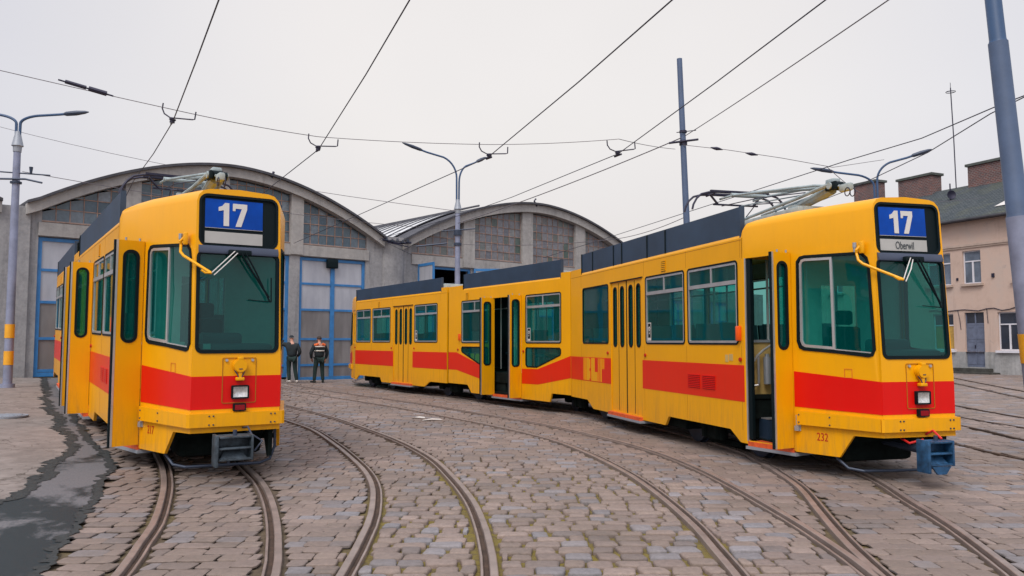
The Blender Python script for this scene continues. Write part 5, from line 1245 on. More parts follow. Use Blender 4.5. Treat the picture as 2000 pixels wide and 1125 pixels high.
# glazing
rng = random.Random(3)
for hi, p, q, zb, fn, th in glz:
    mb = MB(); gm = MB(); st = 0.40; nx_ = max(1, round((q - p) / st)); sx = (q - p) / nx_
    for i in range(nx_ + 1):
        u = p + i * sx; zt = fn(u) - th - 0.05
        if zt > zb + 0.05: mb.box(u - 0.013, u + 0.013, 0.05, 0.09, zb, zt)
    z = zb; k = 0
    while True:
        uu = [p + (q - p) * i / 40 for i in range(41) if fn(p + (q - p) * i / 40) - th - 0.05 > z]
        if len(uu) < 2: break
        mb.box(uu[0], uu[-1], 0.045, 0.085, z - 0.013, z + 0.013)
        z += 0.42
    mb.box(p, q, -0.03, 0.08, zb - 0.05, zb - 0.018)
    wo = mb.build('window', 'rustbar', depot, I4)
    for i in range(nx_):
        u0, u1 = p + i * sx, p + (i + 1) * sx; z = zb
        while True:
            t0, t1 = fn(u0) - th - 0.06, fn(u1) - th - 0.06
            if max(t0, t1) <= z: break
            za, zb_ = min(z + 0.42, t0), min(z + 0.42, t1)
            dd = 0.07 + rng.uniform(-0.004, 0.004); tl = rng.uniform(-0.006, 0.006)
            gm.add([(u0 + .01, dd, z), (u1 - .01, dd + tl, z), (u1 - .01, dd + tl, max(z, zb_)), (u0 + .01, dd, max(z, za))], [(0, 1, 2, 3)])
            z += 0.42
    gm.build('glass', 'pane_high' if hi != 1 else 'pane_right', wo, merge=False)
# doors
def depot_door(a, b, z0, leafs=2, X=I4, par=depot):
    mb = MB(); h1 = 5.12; fw = 0.13
    mb.box(a, b, 0.06, 0.16, z0, z0 + 0.14); mb.box(a, b, 0.06, 0.16, h1 - 0.12, h1); mb.box(a, a + fw, 0.06, 0.16, z0 + 0.14, h1 - 0.12); mb.box(b - fw, b, 0.06, 0.16, z0 + 0.14, h1 - 0.12)
    c = (a + b) / 2; mb.box(c - 0.09, c + 0.09, 0.055, 0.16, z0 + 0.14, h1 - 0.12)
    for z in (0.62, 1.70, 2.93, 4.02): mb.box(a + fw, b - fw, 0.07, 0.14, z - 0.045, z + 0.045)
    do = mb.build('door', 'doorblue', par, X)
    zs = [z0 + 0.14, 0.62, 1.70, 2.93, 4.02, h1 - 0.12]
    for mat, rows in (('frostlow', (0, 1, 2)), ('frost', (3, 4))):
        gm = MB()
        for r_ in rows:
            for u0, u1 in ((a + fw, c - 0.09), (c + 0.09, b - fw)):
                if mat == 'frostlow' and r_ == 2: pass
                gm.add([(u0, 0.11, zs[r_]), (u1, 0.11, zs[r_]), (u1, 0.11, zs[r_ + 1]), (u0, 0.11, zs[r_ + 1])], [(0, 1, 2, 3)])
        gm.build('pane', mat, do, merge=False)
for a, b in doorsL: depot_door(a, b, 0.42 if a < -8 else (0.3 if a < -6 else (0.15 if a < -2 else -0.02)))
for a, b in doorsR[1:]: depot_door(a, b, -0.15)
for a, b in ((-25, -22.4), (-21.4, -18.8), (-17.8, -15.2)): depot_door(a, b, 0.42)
mb = MB(); mb.bbox(-0.32, 0.18, -0.10, 0.05, 4.72, 5.1, 0.02); mb.box(-0.28, 0.14, -0.11, -0.102, 4.76, 4.98); mb.build('vent', 'rubber', depot, I4)
# open door of the right hall: leaves folded back outwards, blue jambs
for hx, ang in ((4.30, -96), (7.62, -38)):
    mb = MB(); Xl = Matrix.Translation((hx, -0.1, 0)) @ Matrix.Rotation(radians(ang), 4, 'Z')
    wd = 1.45; mb.box(0, wd, 0, 0.06, -0.1, 0.05); mb.box(0, wd, 0, 0.06, 5.05, 5.17); mb.box(0, 0.1, 0, 0.06, 0.05, 5.05); mb.box(wd - 0.1, wd, 0, 0.06, 0.05, 5.05)
    for z in (0.62, 1.70, 2.93, 4.02): mb.box(0.1, wd - 0.1, 0.005, 0.055, z - 0.04, z + 0.04)
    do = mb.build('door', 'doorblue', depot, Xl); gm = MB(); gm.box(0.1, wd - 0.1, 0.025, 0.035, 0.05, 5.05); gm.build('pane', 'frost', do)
mb = MB(); mb.box(4.45, 7.5, 0.05, 0.15, 5.03, 5.14); mb.box(4.45, 4.55, 0.05, 0.15, -0.2, 5.03); mb.box(7.4, 7.5, 0.05, 0.15, -0.2, 5.03); mb.build('door_frame', 'doorblue', depot, I4)
# glazed flank of the right vault, seen over the valley
mb = MB(); gm = MB(); us = [3.55 + 5.2 * i / 14 for i in range(15)]; ds = [0.9 + 0.95 * k for k in range(15)]
for k in range(14):
    for i in range(14):
        gm.add([(us[i], ds[k], archR(us[i]) + 0.16), (us[i + 1], ds[k], archR(us[i + 1]) + 0.16), (us[i + 1], ds[k + 1], archR(us[i + 1]) + 0.16), (us[i], ds[k + 1], archR(us[i]) + 0.16)], [(0, 1, 2, 3)])
for k in range(15): mb.tube([(u, ds[k], archR(u) + 0.18) for u in us], 0.035, 5)
mb.tube([(us[0], ds[0], archR(us[0]) + 0.18), (us[0], ds[-1], archR(us[0]) + 0.18)], 0.05, 6); mb.tube([(us[-1], ds[0], archR(us[-1]) + 0.2), (us[-1], ds[-1], archR(us[-1]) + 0.2)], 0.05, 6)
sk = mb.build('skylight', 'rooffelt', depot, I4); gm.build('glass', 'whiteglass', sk)
mb = MB(); mb.tube([(-3.0, -0.3, 8.2), (-2.92, -0.3, 8.45)], 0.05, 6); mb.build('roof_hook', 'wire', depot, I4)
mb = MB(); mb.tube([(11.7, -0.3, 8.7), (11.5, -0.3, 8.95), (11.62, -0.3, 9.08)], 0.045, 6); mb.tube([(11.5, -0.3, 8.8), (12.1, -0.3, 8.78)], 0.03, 6); mb.build('roof_hook', 'wire', depot, I4)
# low annex behind the right tram (seen only through its windows)
annex = empty('annex', XD @ Vector((21, 0, 0)), 'low grey annex wall with blue doors seen through the windows of the three-part tram', 'building'); annex.rotation_euler = depot.rotation_euler
mb = MB(); mb.panel(rect(0, 13, -0.5, 4.9), [rect(1.5, 4.2, -0.2, 4.2), rect(6, 8.7, -0.2, 4.2)], lambda u, z, dd: (u, dd, z), 0.3, 0); mb.box(0, 13, 0.3, 6, 4.75, 4.9); mb.box(0, 13, 5.8, 6, -0.5, 4.75); mb.build('wall', 'concrete', annex, I4)
for a in (1.5, 6.0):
    mb = MB(); mb.box(a, a + 2.7, 0.1, 0.2, -0.2, 0.0); mb.box(a, a + 2.7, 0.1, 0.2, 4.0, 4.2)
    for k in range(4): mb.box(a + 0.867 * k, a + 0.867 * k + 0.1, 0.1, 0.2, 0.0, 4.0)
    for z in (0.9, 1.9, 2.9): mb.box(a, a + 2.7, 0.11, 0.18, z, z + 0.08)
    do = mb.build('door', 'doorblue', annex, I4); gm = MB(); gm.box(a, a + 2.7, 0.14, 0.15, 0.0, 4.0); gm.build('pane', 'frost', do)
# insulator bracket at the valley
ib = empty('insulator_bracket', XD @ Vector((2.9, -0.3, 6.0)), 'dark clutter of insulators and wire clamps at the valley between the depot arches', 'insulator'); ib.rotation_euler = depot.rotation_euler
mb = MB(); mb.tube([(-0.7, -0.1, 0.12), (0.0, -0.15, 0.0), (0.8, -0.1, 0.1)], 0.05, 6); mb.tube([(-0.5, -0.2, 0.0), (0.6, -0.2, -0.12)], 0.025, 6); mb.build('bracket', 'wire', ib, I4)
mb = MB()
for k in range(5):
    c = (-0.55 + 0.28 * k, -0.2, 0.1 - 0.04 * (k % 2))
    for j in range(3): mb.cyl((c[0], c[1], c[2] + j * 0.05), (0, 0, 1), 0.075 - 0.012 * j, 0.025, 12)
mb.build('insulator', 'darksteel', ib, I4)

# ================================================================== PINK HOUSE
HE = Vector((-.41, .912, 0)).normalized(); HN = Vector((HE.y, -HE.x, 0))      # along facade away, into building
HO = Vector((23.27, 40.0, 0))
house = empty('house', HO, 'two-storey pink stucco house with peeling walls, slate roof and brick chimneys', 'house')
house.rotation_euler = (0, 0, math.atan2(-HE.y, -HE.x))      # local +x towards camera-right along the facade
bpy.context.view_layer.update()
# local frame: x = towards near end (-HE), y = into building, z up   (u measured away => x = -u)
def hf(x, z, dd): return (x, dd, z)
# check handedness: local y must be into building
ly = Matrix.Rotation(house.rotation_euler.z, 3, 'Z') @ Vector((0, 1, 0))
sgn = 1 if ly.dot(HN) > 0 else -1
def hf(x, z, dd): return (x, sgn * dd, z)
def hbox(mb, x0, x1, d0, d1, z0, z1, mi=0): 
    a, b = sorted((sgn * d0, sgn * d1)); mb.box(x0, x1, a, b, z0, z1, mi)
Xa, Xb = -12.0, 9.0
upw = [(-0.60, 0.38), (-2.65, -1.25 - 0.02), (2.0, 3.0), (4.2, 5.2), (6.4, 7.4), (-5.0, -4.0), (-7.2, -6.2), (-9.4, -8.4)]
loww = [(1.14, 2.21), (-2.4, -1.22), (4.2, 5.2), (6.4, 7.4), (-5.0, -4.0), (-7.2, -6.2)]
holes = [rect(a, b, 4.52, 6.19) for a, b in upw] + [rect(a, b, 1.17, 3.03) for a, b in loww] + [rect(-0.60, 0.44, 0.33, 3.06)]
mb = MB(); mb.panel(rect(Xa, Xb, 1.08, 7.70), holes[:-1] + [rect(-0.60, 0.44, 1.081, 3.06)], hf, 0.35, 0)
hbox(mb, Xa, Xa + 0.3, 0.35, 8.5, -0.6, 7.7); hbox(mb, Xb - 0.3, Xb, 0.35, 8.5, -0.6, 7.7); hbox(mb, Xa, Xb, 8.5, 8.8, -0.6, 7.7)
mb.build('wall', 'stucco', house, I4)
mb = MB(); mb.panel([(Xa, -0.6), (-0.60, -0.6), (-0.60, 1.08), (Xa, 1.08)], [], lambda a, b, dd: hf(a, b, dd - 0.04), 0.3, 0); mb.panel([(0.44, -0.6), (Xb, -0.6), (Xb, 1.08), (0.44, 1.08)], [], lambda a, b, dd: hf(a, b, dd - 0.04), 0.3, 0)
mb.panel(rect(-0.60, 0.44, -0.6, 0.32), [], lambda a, b, dd: hf(a, b, dd - 0.035), 0.3, 0); mb.build('plinth', 'plinth', house, I4)
mb = MB(); hbox(mb, Xa - 0.1, Xb + 0.1, -0.10, -0.002, 6.42, 6.53); hbox(mb, Xa - 0.1, Xb + 0.1, -0.06, -0.002, 6.33, 6.418); mb.build('cornice', 'trim', house, I4)
mb = MB(); hbox(mb, Xa - 0.2, Xb + 0.2, -0.45, 0.1, 7.70, 7.82); mb.tube([hf(Xa - 0.2, 7.74, -0.5), hf(Xb + 0.2, 7.74, -0.5)], 0.07, 8); mb.build('gutter', 'rooffelt', house, I4)
# roof with uv
bm = bmesh.new(); uvl = bm.loops.layers.uv.new('UVMap')
rv = {'a': hf(Xa - 0.3, 7.80, -0.55), 'b': hf(Xb + 0.3, 7.80, -0.55), 'c': hf(Xb - 1.0, 10.45, 4.4), 'd': hf(-8.6, 10.45, 4.4), 'e': hf(Xb + 0.3, 7.80, 9.3), 'f': hf(Xa - 0.3, 7.80, 9.3)}
bv = {k: bm.verts.new(v) for k, v in rv.items()}
for fc in ('abcd', 'becX', 'efdc', 'fad'):
    vs = [bv[k] for k in fc if k != 'X']; f_ = bm.faces.new(vs)
    for lp in f_.loops: lp[uvl].uv = (lp.vert.co.x, lp.vert.co.z * 1.9 + (lp.vert.co.y if fc in ('becX', 'fad') else 0))
me = bpy.data.meshes.new('roof'); bm.to_mesh(me); bm.free(); me.materials.append(M['slate']); ro = bpy.data.objects.new('roof', me); COL.objects.link(ro); ro.parent = house
sm = ro.modifiers.new('thickness', 'SOLIDIFY'); sm.thickness = 0.1
def uvbox(x0, x1, d0, d1, z0, z1, name, mat, par, capm=None):
    bm = bmesh.new(); bmesh.ops.create_cube(bm, size=1); uvl = bm.loops.layers.uv.new('UVMap'); ya, yb = sorted((sgn * d0, sgn * d1))
    for v in bm.verts: v.co = Vector((x0 if v.co.x < 0 else x1, ya if v.co.y < 0 else yb, z0 if v.co.z < 0 else z1))
    for f_ in bm.faces:
        for lp in f_.loops: lp[uvl].uv = ((lp.vert.co.x if abs(f_.normal.y) > 0.5 or abs(f_.normal.z) > 0.5 else lp.vert.co.y), lp.vert.co.z)
    me = bpy.data.meshes.new(name); bm.to_mesh(me); bm.free(); me.materials.append(M[mat]); o = bpy.data.objects.new(name, me); COL.objects.link(o); o.parent = par; return o
for x0, x1, zt in ((-11.0, -9.3, 11.75), (-7.6, -5.3, 11.42), (-3.0, -0.9, 11.42), (3.5, 5.5, 11.4)):
    c = uvbox(x0, x1, 4.0, 4.85, 8.6 if x0 < -8 else 9.6, zt, 'chimney', 'brick', house)
    mb = MB(); hbox(mb, x0 - 0.1, x1 + 0.1, 3.9, 4.95, zt, zt + 0.14); mb.build('cap', 'cap', c)
# windows
def house_window(a, b, z0, z1, pane='winpane', curtain=False):
    mb = MB(); fw = 0.055
    def fr(x0, x1, za, zb, d0=0.10, d1=0.17): hbox(mb, x0, x1, d0, d1, za, zb)
    fr(a, b, z0, z0 + fw); fr(a, b, z1 - fw, z1); fr(a, a + fw, z0 + fw, z1 - fw); fr(b - fw, b, z0 + fw, z1 - fw)
    zt = z0 + (z1 - z0) * 0.68; fr(a + fw, b - fw, zt - 0.03, zt + 0.03, 0.095, 0.165); c = (a + b) / 2; fr(c - 0.04, c + 0.04, z0 + fw, zt - 0.03, 0.09, 0.16)
    w_ = mb.build('window', 'pvc', house, I4)
    gm = MB(); hbox(gm, a + 0.02, b - 0.02, 0.13, 0.14, z0 + 0.02, z1 - 0.02); gm.build('pane', pane, w_)
    if curtain: gm = MB(); hbox(gm, a + 0.07, b - 0.07, 0.125, 0.1295, z0 + 0.07, z0 + (z1 - z0) * 0.66); gm.build('curtain', 'curtain', w_)
    gm = MB(); hbox(gm, a - 0.08, b + 0.12, -0.14, 0.1, z0 - 0.12, z0 - 0.002); gm.build('sill', 'trim' if z0 > 3 else 'pvc', w_)
for a, b in upw: house_window(a, b, 4.52, 6.19, 'winpane2')
for i, (a, b) in enumerate(loww): house_window(a, b, 1.17, 3.03, 'winpane', curtain=(i == 1))
mb = MB(); a, b = -0.60, 0.44
hbox(mb, a, b, 0.10, 0.16, 0.33, 2.44); hbox(mb, a, b, 0.085, 0.17, 2.44, 2.52)
for x0 in (a + 0.06, (a + b) / 2 + 0.03):
    for z0_, z1_ in ((0.45, 1.05), (1.13, 1.63), (1.71, 2.35)):
        w1 = (b - a) / 2 - 0.09
        lp = [(x0, z0_), (x0 + w1, z0_), (x0 + w1, z1_), (x0, z1_)]; mb.panel(lp, [inset(lp, 0.05)], lambda p, q, dd: hf(p, q, dd + 0.085), 0.014, 0)
hbox(mb, (a + b) / 2 - 0.02, (a + b) / 2 + 0.02, 0.075, 0.1, 0.36, 2.42); hbox(mb, a, a + 0.05, 0.09, 0.17, 2.52, 3.06); hbox(mb, b - 0.05, b, 0.09, 0.17, 2.52, 3.06); hbox(mb, (a + b) / 2 - 0.03, (a + b) / 2 + 0.03, 0.09, 0.17, 2.52, 3.06)
do = mb.build('door', 'greydoor', house, I4)
gm = MB(); hbox(gm, a + 0.05, b - 0.05, 0.13, 0.14, 2.52, 3.06); gm.build('pane', 'winpane', do)
gm = MB(); hbox(gm, -0.13, -0.09, 0.04, 0.075, 1.25, 1.42); gm.build('handle', 'wire', do)
# cables on the wall
mb = MB(); pts = [hf(-2.6 + 0.4 * k, 3.22 + 0.06 * sin(k * 1.7) - (0.05 if k % 3 else 0), -0.03) for k in range(20)]; mb.tube(pts, 0.02, 5); mb.tube([hf(-0.95, 3.2, -0.02), hf(-0.85, 2.7, -0.02), hf(-0.8, 2.2, -0.02)], 0.015, 5)
mb.tube([hf(0.62, 3.2, -0.02), hf(0.66, 2.5, -0.02)], 0.015, 5); mb.build('cable', 'wire', house, I4)
mb = MB(); hbox(mb, 0.95, 1.08, -0.06, -0.002, 4.75, 4.95); hbox(mb, -0.95, -0.85, -0.05, -0.002, 4.72, 4.85); mb.build('junction_box', 'wire', house, I4)
mb = MB(); hbox(mb, 0.55, 1.2, 2.0, 2.1, 9.0, 9.05); o = MB()
o.panel([(1.0, 8.30), (1.9, 8.30), (2.15, 8.72), (1.25, 8.72)], [], lambda p, q, dd: hf(p, q, (q - 7.8) * 1.868 - 0.55 - 0.08 + dd * 0.5), 0.08, 0); o.build('roof_window', 'white', house, I4)
st = MB(); 
for k, (x0, x1, dp, z1) in enumerate(((-1.6, 1.5, 1.1, -0.08), (-1.35, 1.2, 0.75, 0.08), (-1.0, 0.85, 0.42, 0.27))): hbox(st, x0, x1, -0.045 - dp, -0.045, -0.6, z1)
so_ = st.build('doorstep', 'darkstone', house, I4)
# antenna mast and dish (stand on the roof)
def hw(x, z, dd): return house.matrix_world @ Vector(hf(x, z, dd))
p = hw(-3.95, 10.3, 4.3); an = empty('antenna_mast', p, 'tall thin antenna mast with ring on top standing on the slate roof', 'antenna')
mb = MB(); mb.tube([(0, 0, -0.2), (-0.04, 0, 3), (-0.12, 0, 6.0)], 0.03, 6); mb.build('mast', 'wire', an, I4)
mb = MB(); mb.tube([(-0.12 + 0.25 * cos(a), 0.25 * sin(a), 5.75) for a in [2 * pi * k / 16 for k in range(17)]], 0.02, 5); mb.tube([(-0.37, 0, 5.75), (0.13, 0, 5.75)], 0.015, 5); mb.tube([(-0.12, 0, 6.0), (-0.12, 0, 6.3)], 0.015, 5); mb.build('ring_aerial', 'wire', an, I4)
p = hw(-3.0, 9.45, 2.5); dsh = empty('satellite_dish', p, 'small dark round dish on the slate roof beside the antenna mast', 'dish')
mb = MB(); vs = []; n = 16
for j, (r_, x_) in enumerate(((0.0, 0.0), (0.12, -0.02), (0.24, -0.07), (0.25, -0.06), (0.12, 0.0))):
    vs += [(0.0 + x_ * 0.3 + r_ * cos(2 * pi * k / n), x_ - 0.1, 0.25 + r_ * sin(2 * pi * k / n)) for k in range(n)]
mb.add(vs, [(j * n + k, j * n + (k + 1) % n, (j + 1) * n + (k + 1) % n, (j + 1) * n + k) for j in range(4) for k in range(n)]); mb.tube([(0, 0, -0.7), (0, 0, 0.9)], 0.035, 6); mb.build('dish', 'wire', dsh, I4)
# bare tree behind the roof
tr = empty('bare_tree', (26.0, 52.0, 0), 'bare leafless tree showing its twigs above the slate roof', 'tree')
mb = MB(); mb.tube([(0, 0, -0.3), (0.1, 0, 4), (0, 0.1, 8)], [0.3, 0.22, 0.14], 8); mb.build('trunk', 'darkstone', tr, I4)
mb = MB(); r_ = random.Random(11)
def branch(p, d_, L, rr, dep):
    q = p + d_ * L; mb.tube([tuple(p), tuple(p + d_ * L * 0.5 + Vector((r_.uniform(-.1, .1), r_.uniform(-.1, .1), 0)) * L), tuple(q)], [rr, rr * 0.8, rr * 0.6], 4, caps=False)
    if dep == 0: return
    for k in range(3 if dep > 1 else 4):
        nd = (d_ + Vector((r_.uniform(-.7, .7), r_.uniform(-.7, .7), r_.uniform(-.1, .6)))).normalized(); branch(p + d_ * L * r_.uniform(0.5, 1), nd, L * r_.uniform(0.55, 0.8), rr * 0.55, dep - 1)
for k in range(5): branch(Vector((0, 0, 7.0)), Vector((r_.uniform(-.6, .6), r_.uniform(-.6, .6), 1)).normalized(), 2.2, 0.06, 3)
mb.build('crown', 'darkstone', tr, I4)

# ================================================================== POLES AND LAMPS
def gz0(x, y): return gz(x, y)
def lamp_pole(loc, H, r, arms, label, bands=False, cross=False, mat='polelight'):
    root = empty('street_lamp', loc, label, 'street lamp', 'two-armed street lamps')
    mb = MB(); mb.tube([(0, 0, -0.1), (0, 0, H * 0.5), (0, 0, H - 0.35)], [r * 1.12, r, r * 0.86], 16); mb.cyl((0, 0, 0.06), (0, 0, 1), r * 1.7, 0.12, 16); mb.build('pole', mat, root, I4)
    if bands:
        for z in (0.60, 1.30): mb = MB(); mb.cyl((0, 0, z + 0.19), (0, 0, 1), r * 1.115 + 0.004, 0.36, 20); mb.build('band', 'band', root, I4)
    mb = MB(); mb.tube([(0, 0, H - 0.5), (0, 0, H - 0.36), (0, 0, H - 0.34), (0, 0, H - 0.02), (0, 0, H + 0.05)], [r * 1.0, r * 1.1, r * 1.45, r * 0.75, r * 0.65], 16); mb.build('collar', 'steel', root, I4)
    for dx, dy, top, reach, lampmat in arms:
        L = math.hypot(dx, dy); ux, uy = dx / L, dy / L
        pts = [(ux * 0.045, uy * 0.045, H - 0.1), (ux * 0.05, uy * 0.05, H + top * 0.45)]
        for k in range(1, 8):
            a = radians(90 * k / 8 * 0.86); pts.append((ux * (0.05 + reach * 0.42 * (1 - cos(a))), uy * (0.05 + reach * 0.42 * (1 - cos(a))), H + top * (0.45 + 0.43 * sin(a))))
        pts.append((ux * reach * 0.62, uy * reach * 0.62, H + top * 0.93)); pts.append((ux * reach * 0.8, uy * reach * 0.8, H + top * 0.99))
        mb = MB(); mb.tube(pts, 0.036, 8); arm = mb.build('arm', 'steel' if lampmat is None else lampmat, root, I4)
        p0 = Vector((ux * reach * 0.70, uy * reach * 0.70, H + top * 0.96)); p1 = Vector((ux * reach * 1.10, uy * reach * 1.10, H + top * 1.09)); dv = (p1 - p0)
        mb = MB(); mb.tube([tuple(p0), tuple(p0 + dv * 0.12), tuple(p0 + dv * 0.5), tuple(p0 + dv * 0.85), tuple(p1)], [0.03, 0.062, 0.07, 0.045, 0.012], 8); mb.build('lamp_head', 'darksteel', arm)
    return root
lp = lamp_pole((-13.16, 20.9, gz(-13.16, 20.9) - 0.02), 6.75, 0.10, [(1, 0.1, 0.58, 1.62, 'poletop'), (-1, -0.1, 0.58, 1.62, 'poletop')], 'pale two-armed street lamp with two yellow bands at the far left of the yard', bands=True)
mb = MB(); mb.tube([(-0.9, -0.02, 5.75), (0.9, 0.0, 5.62)], 0.02, 6); mb.tube([(-1.2, -0.1, 5.52), (0.3, -0.1, 5.50), (0.75, -0.1, 5.40)], 0.028, 6); mb.tube([(0, 0, 5.4), (0, 0, 5.45)], 0.14, 16)
for dx in (-0.55, 0.4): mb.tube([(dx, -0.02, 5.68), (dx, -0.02, 5.84)], [0.03, 0.05], 8)
mb.build('crossarm', 'darksteel', lp, I4)
lp2 = lamp_pole((-2.13, 31.0, 0), 7.12, 0.105, [(-1, -0.25, 2.0, 2.0, 'poletop'), (1, 0.25, 1.65, 1.05, 'poletop')], 'two-armed street lamp standing between the depot halls behind the three-part tram')
mb = MB(); mb.tube([(-0.6, -0.1, 5.9), (0.7, -0.1, 6.0)], 0.025, 6); mb.tube([(-1.6, -0.1, 5.3), (-0.4, -0.1, 5.42)], 0.035, 6); mb.cyl((0, 0, 5.85), (0, 0, 1), 0.16, 0.2, 12); mb.cyl((0, 0, 5.4), (0, 0, 1), 0.15, 0.1, 12); mb.build('crossarm', 'darksteel', lp2, I4)
lp3 = lamp_pole((12.0, 26.0, 0), 6.25, 0.115, [(-1, 0.0, 0.98, 1.95, 'poletop'), (1, -0.3, 1.45, 1.55, 'poletop')], 'two-armed street lamp rising behind the number 17 board in front of the chimneys')
# plain contact-wire mast
ms = empty('catenary_mast', (4.68, 21.0, 0.15), 'slim grey straight mast without lamps rising behind the three-part tram', 'mast')
mb = MB(); mb.tube([(0, 0, -0.1), (-0.02, 0, 3.9)], [0.115, 0.105], 16); mb.tube([(-0.02, 0, 3.9), (-0.17, 0, 9.05)], [0.088, 0.072], 16); mb.build('pole', 'poleblue', ms, I4)
mb = MB(); mb.cyl((-0.10, 0, 6.75), (0, 0, 1), 0.105, 0.12, 14); mb.tube([(-0.5, -0.1, 6.72), (0.28, -0.1, 6.82)], 0.03, 6); mb.tube([(-0.3, -0.12, 7.0), (0.22, -0.12, 7.06)], 0.012, 5); mb.cyl((-0.1, 0, 7.05), (0, 0, 1), 0.10, 0.06, 14); mb.build('clamp', 'wire', ms, I4)
# big leaning pole at the right edge
bp = empty('leaning_pole', (7.60, 11.5, 0), 'thick blue grey steel pole leaning at the right edge, yellow band near its foot', 'pole')
lean = Matrix.Rotation(radians(-4.0), 4, 'Y')
mb = MB(); mb.tube([tuple(lean @ Vector((0, 0, z))) for z in (-0.1, 3.42)], [0.165, 0.155], 24); mb.build('lower_tube', 'polelight', bp, I4)
mb = MB(); mb.tube([tuple(lean @ Vector((0, 0, z))) for z in (3.40, 3.46, 6.02)], [0.155, 0.140, 0.132], 24); mb.build('middle_tube', 'poleblue', bp, I4)
mb = MB(); mb.tube([tuple(lean @ Vector((0, 0, z))) for z in (6.0, 6.06, 9.5)], [0.132, 0.112, 0.10], 24); mb.build('upper_tube', 'poletop', bp, I4)
mb = MB(); mb.tube([tuple(lean @ Vector((0, 0, z))) for z in (1.30, 1.72)], 0.1675, 24); mb.build('band', 'band', bp, I4)

# ================================================================== OVERHEAD WIRES
HWR = 5.6
def wire(name, pts, r, label, mat='wire', sag=0.0, seg=12, group=None):
    P = []
    for i in range(len(pts) - 1):
        a, b = Vector(pts[i]), Vector(pts[i + 1])
        for k in range(seg):
            t = k / seg; q = a.lerp(b, t); q.z -= sag * 4 * t * (1 - t); P.append(q)
    P.append(Vector(pts[-1])); o0 = P[0].copy()
    mb = MB(); mb.tube([tuple(p - o0) for p in P], r, 6); o = mb.build(name, mat); o.location = o0
    return tag(o, label, 'wire', group)
wire('contact_wire', [(-2.3, 6.5, HWR), (-3.44, 9.1, HWR), (-4.47, 11.06, HWR), (-6.19, 14.3, HWR), (-7.65, 16.77, HWR), (-9.51, 19.77, HWR), (-12.5, 25.0, HWR)], 0.010, 'leftmost contact wire, running down to the tram numbered 217', seg=2)
wire('contact_wire', [(-0.4, 6.5, HWR), (-1.2, 9.1, HWR), (-2.19, 11.71, HWR), (-4.04, 16.4, HWR), (-6.07, 20.1, HWR), (-9.5, 26.5, HWR)], 0.010, 'second contact wire from the left, above the track beside the left tram', seg=2)
wire('contact_wire', [(2.6, 6.5, HWR), (1.88, 9.1, HWR), (1.03, 12.06, HWR), (-0.52, 17.1, HWR), (-4.87, 25.04, HWR), (-8.9, 32.3, HWR)], 0.010, 'contact wire crossing the middle of the sky, past the tip of the middle street lamp', seg=2)
wire('contact_wire', [(4.1, 6.5, HWR), (3.68, 9.1, HWR), (3.16, 12.06, HWR), (2.27, 16.77, HWR), (0.0, 21.9, HWR), (-1.62, 25.04, HWR), (-5.2, 31.0, HWR), (-4.6, 37.0, HWR)], 0.009, 'solid contact wire above the three-part tram', seg=2)
wire('feeder_cable', [(5.81, 7.6, 6.42), (4.60, 20.85, 7.05)], 0.010, 'thin dashed-looking feeder cable running up to the clamp of the slim mast', 'thinwire', 0.05)
wire('feeder_cable', [(4.5, 20.85, 7.0), (-2.1, 30.8, 6.2)], 0.014, 'feeder cable from the slim mast down to the middle street lamp', 'thinwire', 0.1)
# span wire with pull-offs
sp_pts = [(-12.5, 12.3, 6.95), (-6.25, 14.3, 5.84), (-4.05, 16.4, 5.87), (-0.5, 17.1, 5.88), (2.3, 16.9, 5.95), (4.35, 20.95, 6.72)]
wire('span_wire', sp_pts, 0.007, 'thin span wire carrying the four pull-offs across the sky', 'thinwire', 0.03)
mb = MB(); mb.tube([(0, 0, 0), (0.30, 0.12, -0.07)], 0.035, 8); mb.tube([(0.34, 0.136, -0.08), (0.60, 0.24, -0.14)], 0.045, 8); mb.tube([(-0.1, -0.04, 0.02), (0.7, 0.28, -0.17)], 0.015, 6); o = mb.build('insulator', 'wire'); o.location = (-7.75, 13.55, 6.10)
tag(o, 'dark strain insulator in the span wire near the upper left corner', 'insulator')
lab = ['pull-off arm holding the leftmost contact wire', 'pull-off arm holding the second contact wire', 'pull-off arm at the tip of the middle street lamp', 'pull-off arm just left of the slim mast']
for i, (x, y_, L, a) in enumerate(((-6.2, 14.3, 0.40, 8), (-4.05, 16.4, 0.40, 4), (-0.50, 17.1, 0.40, 2), (2.27, 16.85, 0.38, -4))):
    mb = MB(); mb.tube([(-L * 0.55, 0, 0.32), (-L * 0.55, 0, 0.22), (-L * 0.42, 0, 0.13), (-L * 0.12, 0, 0.07), (L * 0.9, 0, 0.09), (L, 0, 0.10), (L, 0, 0.24)], 0.013, 8)
    mb.cyl((0, 0, 0.04), (0, 0, 1), 0.06, 0.02, 10); mb.cyl((0, 0, 0.0), (0, 0, 1), 0.045, 0.04, 10); mb.tube([(-0.06, 0.1, -0.02), (0.06, -0.1, -0.02)], 0.02, 6)
    o = mb.build('pull_off', 'wire'); o.location = (x, y_, HWR - 0.0); o.rotation_euler = (0, radians(a), 0); tag(o, lab[i], 'wire fitting', 'pull-off arms')
wire('span_wire', [(4.55, 20.9, 6.82), (5.6, 20.6, 6.62), (7.0, 20.4, 6.35), (8.4, 20.6, 6.15), (12.3, 26.0, 7.6)], 0.008, 'thin span wire with two egg insulators, from the slim mast towards the right', 'thinwire', 0.0)
